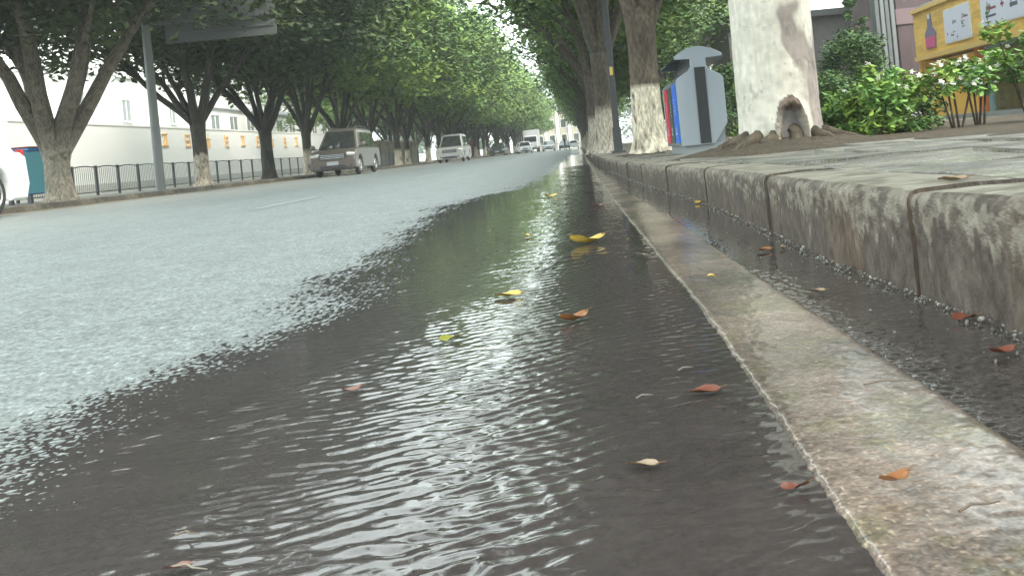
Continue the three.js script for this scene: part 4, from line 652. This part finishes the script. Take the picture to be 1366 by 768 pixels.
{
  const y = 0.185, green = [0.17, 0.3, 0.07], lb = 'leafy shrub with white flowers in the bed in front of the yellow kiosk', gp = 'flowering shrubs in the planting bed';
  const spots = [[2.95, 9.2, 0.34, 0.62], [3.3, 9.8, 0.3, 0.6], [3.72, 9.3, 0.26, 0.72], [4.2, 9.9, 0.34, 0.74], [3.55, 11.6, 0.26, 0.42], [4.75, 9.3, 0.3, 0.82], [4.75, 8.5, 0.3, 0.84], [3.0, 10.4, 0.3, 0.5]];
  spots.forEach(([x, d, s, h], i) => shrub('flowering_shrub', lb, 'shrub', [x, y, -d], h > 0.7 ? 4 : 7, s, h, h > 0.7 ? 380 : 1100, 0.085, green, [16, 22, 40, 40, 6, 34, 36, 8][i], 400 + i, gp));
  shrub('flowering_shrub', 'sparse tall shrub with bare dark stems at the edge of the kiosk shop window', 'shrub', [4.75, y, -9.9], 5, 0.34, 1.0, 900, 0.09, green, 10, 431);
  for (let i = 0; i < 5; i++) shrub('low_shrub', 'low dark green shrub on the soil behind the pale trunk', 'shrub', [2.7 + i * 0.35, y, -(11.2 + (i % 2) * 0.6)], 6, 0.3, 0.42, 900, 0.07, [0.07, 0.14, 0.04], 0, 450 + i, 'low shrubs behind the pale trunk');
  // clipped hedge ball and creeper column
  const ball = (name, label, cat, p, R, hgt, leaves, size, seed) => { const r = rng(seed), cl = []; for (let k = 0; k < 60; k++) { const a = r() * 6.283, v = r(); cl.push([Math.cos(a) * R * 0.72 * Math.sqrt(1 - v * v * 0.8), hgt * (0.08 + 0.86 * v), Math.sin(a) * R * 0.72 * Math.sqrt(1 - v * v * 0.8), R * 0.3]); } const t = thing(name, label, cat, p); mesh('stem', paint(tube([V(0, -0.05, 0), V(0, hgt * 0.6, 0)], [0.08, 0.05], 8), () => [0.12, 0.1, 0.08]), M.bark, t); mesh('foliage', leafCloud(r, cl, leaves, size, [0.055, 0.115, 0.03]), M.leaf, t); return t; };
  ball('clipped_bush', 'big rounded clipped bush between the pale trunk and the grey column', 'bush', [6.55, 0.15, -22], 1.05, 2.35, 9000, 0.09, 71);
  ball('clipped_bush', 'lower clipped bush in front of the big rounded one', 'bush', [5.2, 0.15, -20], 0.8, 1.3, 6000, 0.09, 72);
  ball('creeper_column', 'narrow column of climbing leaves beside the ribbed grey column', 'climber', [8.75, 0.15, -29], 0.38, 5.2, 7000, 0.1, 73);
  ball('clipped_bush', 'dark bush behind the litter bin and whitewashed tree', 'bush', [3.6, 0.15, -24], 1.2, 1.9, 7000, 0.1, 74);
  ball('clipped_bush', 'bush far down the near pavement behind the lamp post', 'bush', [3.4, 0.15, -34], 1.3, 2.2, 7000, 0.11, 75);
}
// ---------------------------------------------------------------- fallen leaves and twigs
{
  function leafGeo(L, W, curl, twist) { const g = grid(6, 10, (i, j) => { const v = j / 10, u = i / 6 * 2 - 1, w = W / 2 * Math.pow(Math.sin(Math.PI * Math.min(1, v * 0.94 + 0.05)), 0.8); return [u * w, curl * L * (v - 0.5) * (v - 0.5) * 2 + Math.abs(u) * w * 0.45 + 0.0025 * N3(u * 2, v * 5, L * 99) + twist * u * w * (v - 0.5), (v - 0.5) * L, u, v]; }); const b = g.clone(); b.translate(0, -0.0006, 0); return merge([g, b]); }
  const stemGeo = (L, curl) => tube([V(0, -0.001, -0.006), V(0.002, 0.003, 0.006), V(0.004, 0.004, 0.018)], [0.0012, 0.001, 0.0008], 5).translate(0, curl * L * 0.5, L * 0.5 - 0.002);
  const geos = [leafGeo(0.085, 0.038, 0.36, 1.3), leafGeo(0.075, 0.036, 0.08, 1.2), leafGeo(0.06, 0.032, 0.16, -1.4)];
  const C = { yellow: [0.5, 0.34, 0.05], orange: [0.26, 0.105, 0.035], rust: [0.16, 0.045, 0.025], green: [0.28, 0.28, 0.04], tan: [0.26, 0.18, 0.11] };
  const L = [ // pixel, colour, size, turn, label
    [785, 323, 'yellow', 1.6, 1.9, 'curled bright yellow leaf floating nearest the concrete strip'], [678, 394, 'yellow', 0.95, 1.2, 'yellow-green leaf floating in the bright middle of the stream'], [703, 315, 'yellow', 0.8, 0.3, 'small yellow leaf in the bright streak of the stream'], [767, 426, 'orange', 0.85, 1.7, 'orange curled leaf floating in the dark water'],
    [940, 522, 'rust', 0.62, 1.4, 'red-brown leaf in the water close to the concrete strip'], [950, 375, 'yellow', 0.45, 0.5, 'tiny yellow leaf on the concrete strip'], [966, 349, 'orange', 0.4, 0.2, 'tiny orange leaf on the concrete strip'], [1020, 333, 'orange', 0.62, 1.5, 'orange leaf in the gutter channel'], [935, 270, 'yellow', 1.0, 1.0, 'yellow leaf in the gutter channel by the kerb foot'],
    [1196, 657, 'orange', 0.42, 1.6, 'brown leaf lying on the wide wet concrete strip'], [797, 274, 'rust', 1.2, 0.6, 'red leaf floating far up the stream'], [600, 452, 'green', 0.7, 1.5, 'green leaf floating at the dark side of the stream'], [467, 521, 'rust', 0.45, 1.2, 'dark red leaf near the dry edge of the stream'], [857, 620, 'tan', 0.5, 1.3, 'pale brown leaf in the calm water by the strip'], [1287, 424, 'rust', 0.7, 1.0, 'red-brown leaf against the foot of the kerb'], [1338, 470, 'rust', 0.5, 1.6, 'dark leaf lying in the gutter grit'],
    [236, 757, 'rust', 0.36, 1.2, 'red-brown leaf beside a pale twig in the stream'], [1062, 650, 'rust', 0.5, 1.5, 'flat sunken red leaf in the water by the strip edge'], [735, 262, 'yellow', 1.2, 1.3, 'small yellow leaf far up the stream'], [1090, 388, 'tan', 0.5, 0.9, 'pale leaf in the gutter channel'], [1045, 330, 'tan', 0.5, 0.2, 'small tan leaf at the kerb foot'], [875, 235, 'orange', 1.0, 0.8, 'orange leaf far along the gutter'], [1272, 240, 'tan', 0.8, 0.8, 'tan leaf on the pavement slabs'],
  ];
  const mats = {}; for (const k in C) mats[k] = phys(...C[k], 0.5, { clearcoat: 0.4, clearcoatRoughness: 0.3, side: THREE.DoubleSide });
  L.forEach(([x, y, c, s, turn, label], i) => {
    let p = at(x, y, 1); const h0 = x > 1250 && y < 250 ? 0.215 : 0.006, d = (EYE - h0) / (EYE - p.y); p = at(x, y, d); const ground = h0 > 0.1 ? paveY(p.x, d) + 0.004 : p.x > stripL(d) && p.x < stripR(d) ? 0.018 : 0.006;
    const t = thing('fallen_leaf', label, 'leaf', [p.x, ground, p.z], turn + (i * 0.37) % 0.6); t.scale.setScalar(Math.min(1.7, s)); t.rotation.z = ((i * 0.71) % 1 - 0.5) * 0.35; const k = i % 3; mesh('blade', geos[k], mats[c], t); mesh('stalk', stemGeo([0.085, 0.075, 0.06][k], [0.36, 0.08, 0.16][k]), std(0.2, 0.1, 0.04, 0.7), t);
  });
  const tw = [[1185, 520, 0.03, 1.35, 'thin dark twig on the concrete strip'], [915, 491, 0.012, 1.6, 'pale twig floating by the concrete strip'], [248, 712, 0.014, 1.2, 'pale twig floating in the foreground water'], [250, 757, 0.022, 1.1, 'forked pale twig beside the red-brown leaf'], [1310, 690, 0.02, 1.7, 'short brown twig on the wide end of the concrete strip'], [860, 528, 0.012, 1.5, 'tan twig floating among the ripples']];
  tw.forEach(([x, y, l, turn, label], i) => { let p = at(x, y, 1); const d = (EYE - 0.008) / (EYE - p.y); p = at(x, y, d); const strp = p.x > stripL(d) && p.x < stripR(d); const g = merge([tube([V(0, 0, -l), V(0.004, 0.003, -l * 0.3), V(-0.002, 0.004, l * 0.4), V(0.003, 0.002, l)], [0.0013, 0.0012, 0.001, 0.0005], 6)]); const m = mesh('twig', g, std(...(i % 2 ? [0.22, 0.19, 0.15] : [0.16, 0.12, 0.09]), 0.7)); m.position.set(p.x, strp ? 0.016 : 0.006, p.z); m.rotation.y = turn; tag(m, label, 'twig'); });
}
scene.fog = new THREE.FogExp2(new THREE.Color(0.86, 0.92, 0.9), 0.0012);
renderer.render(scene, camera);
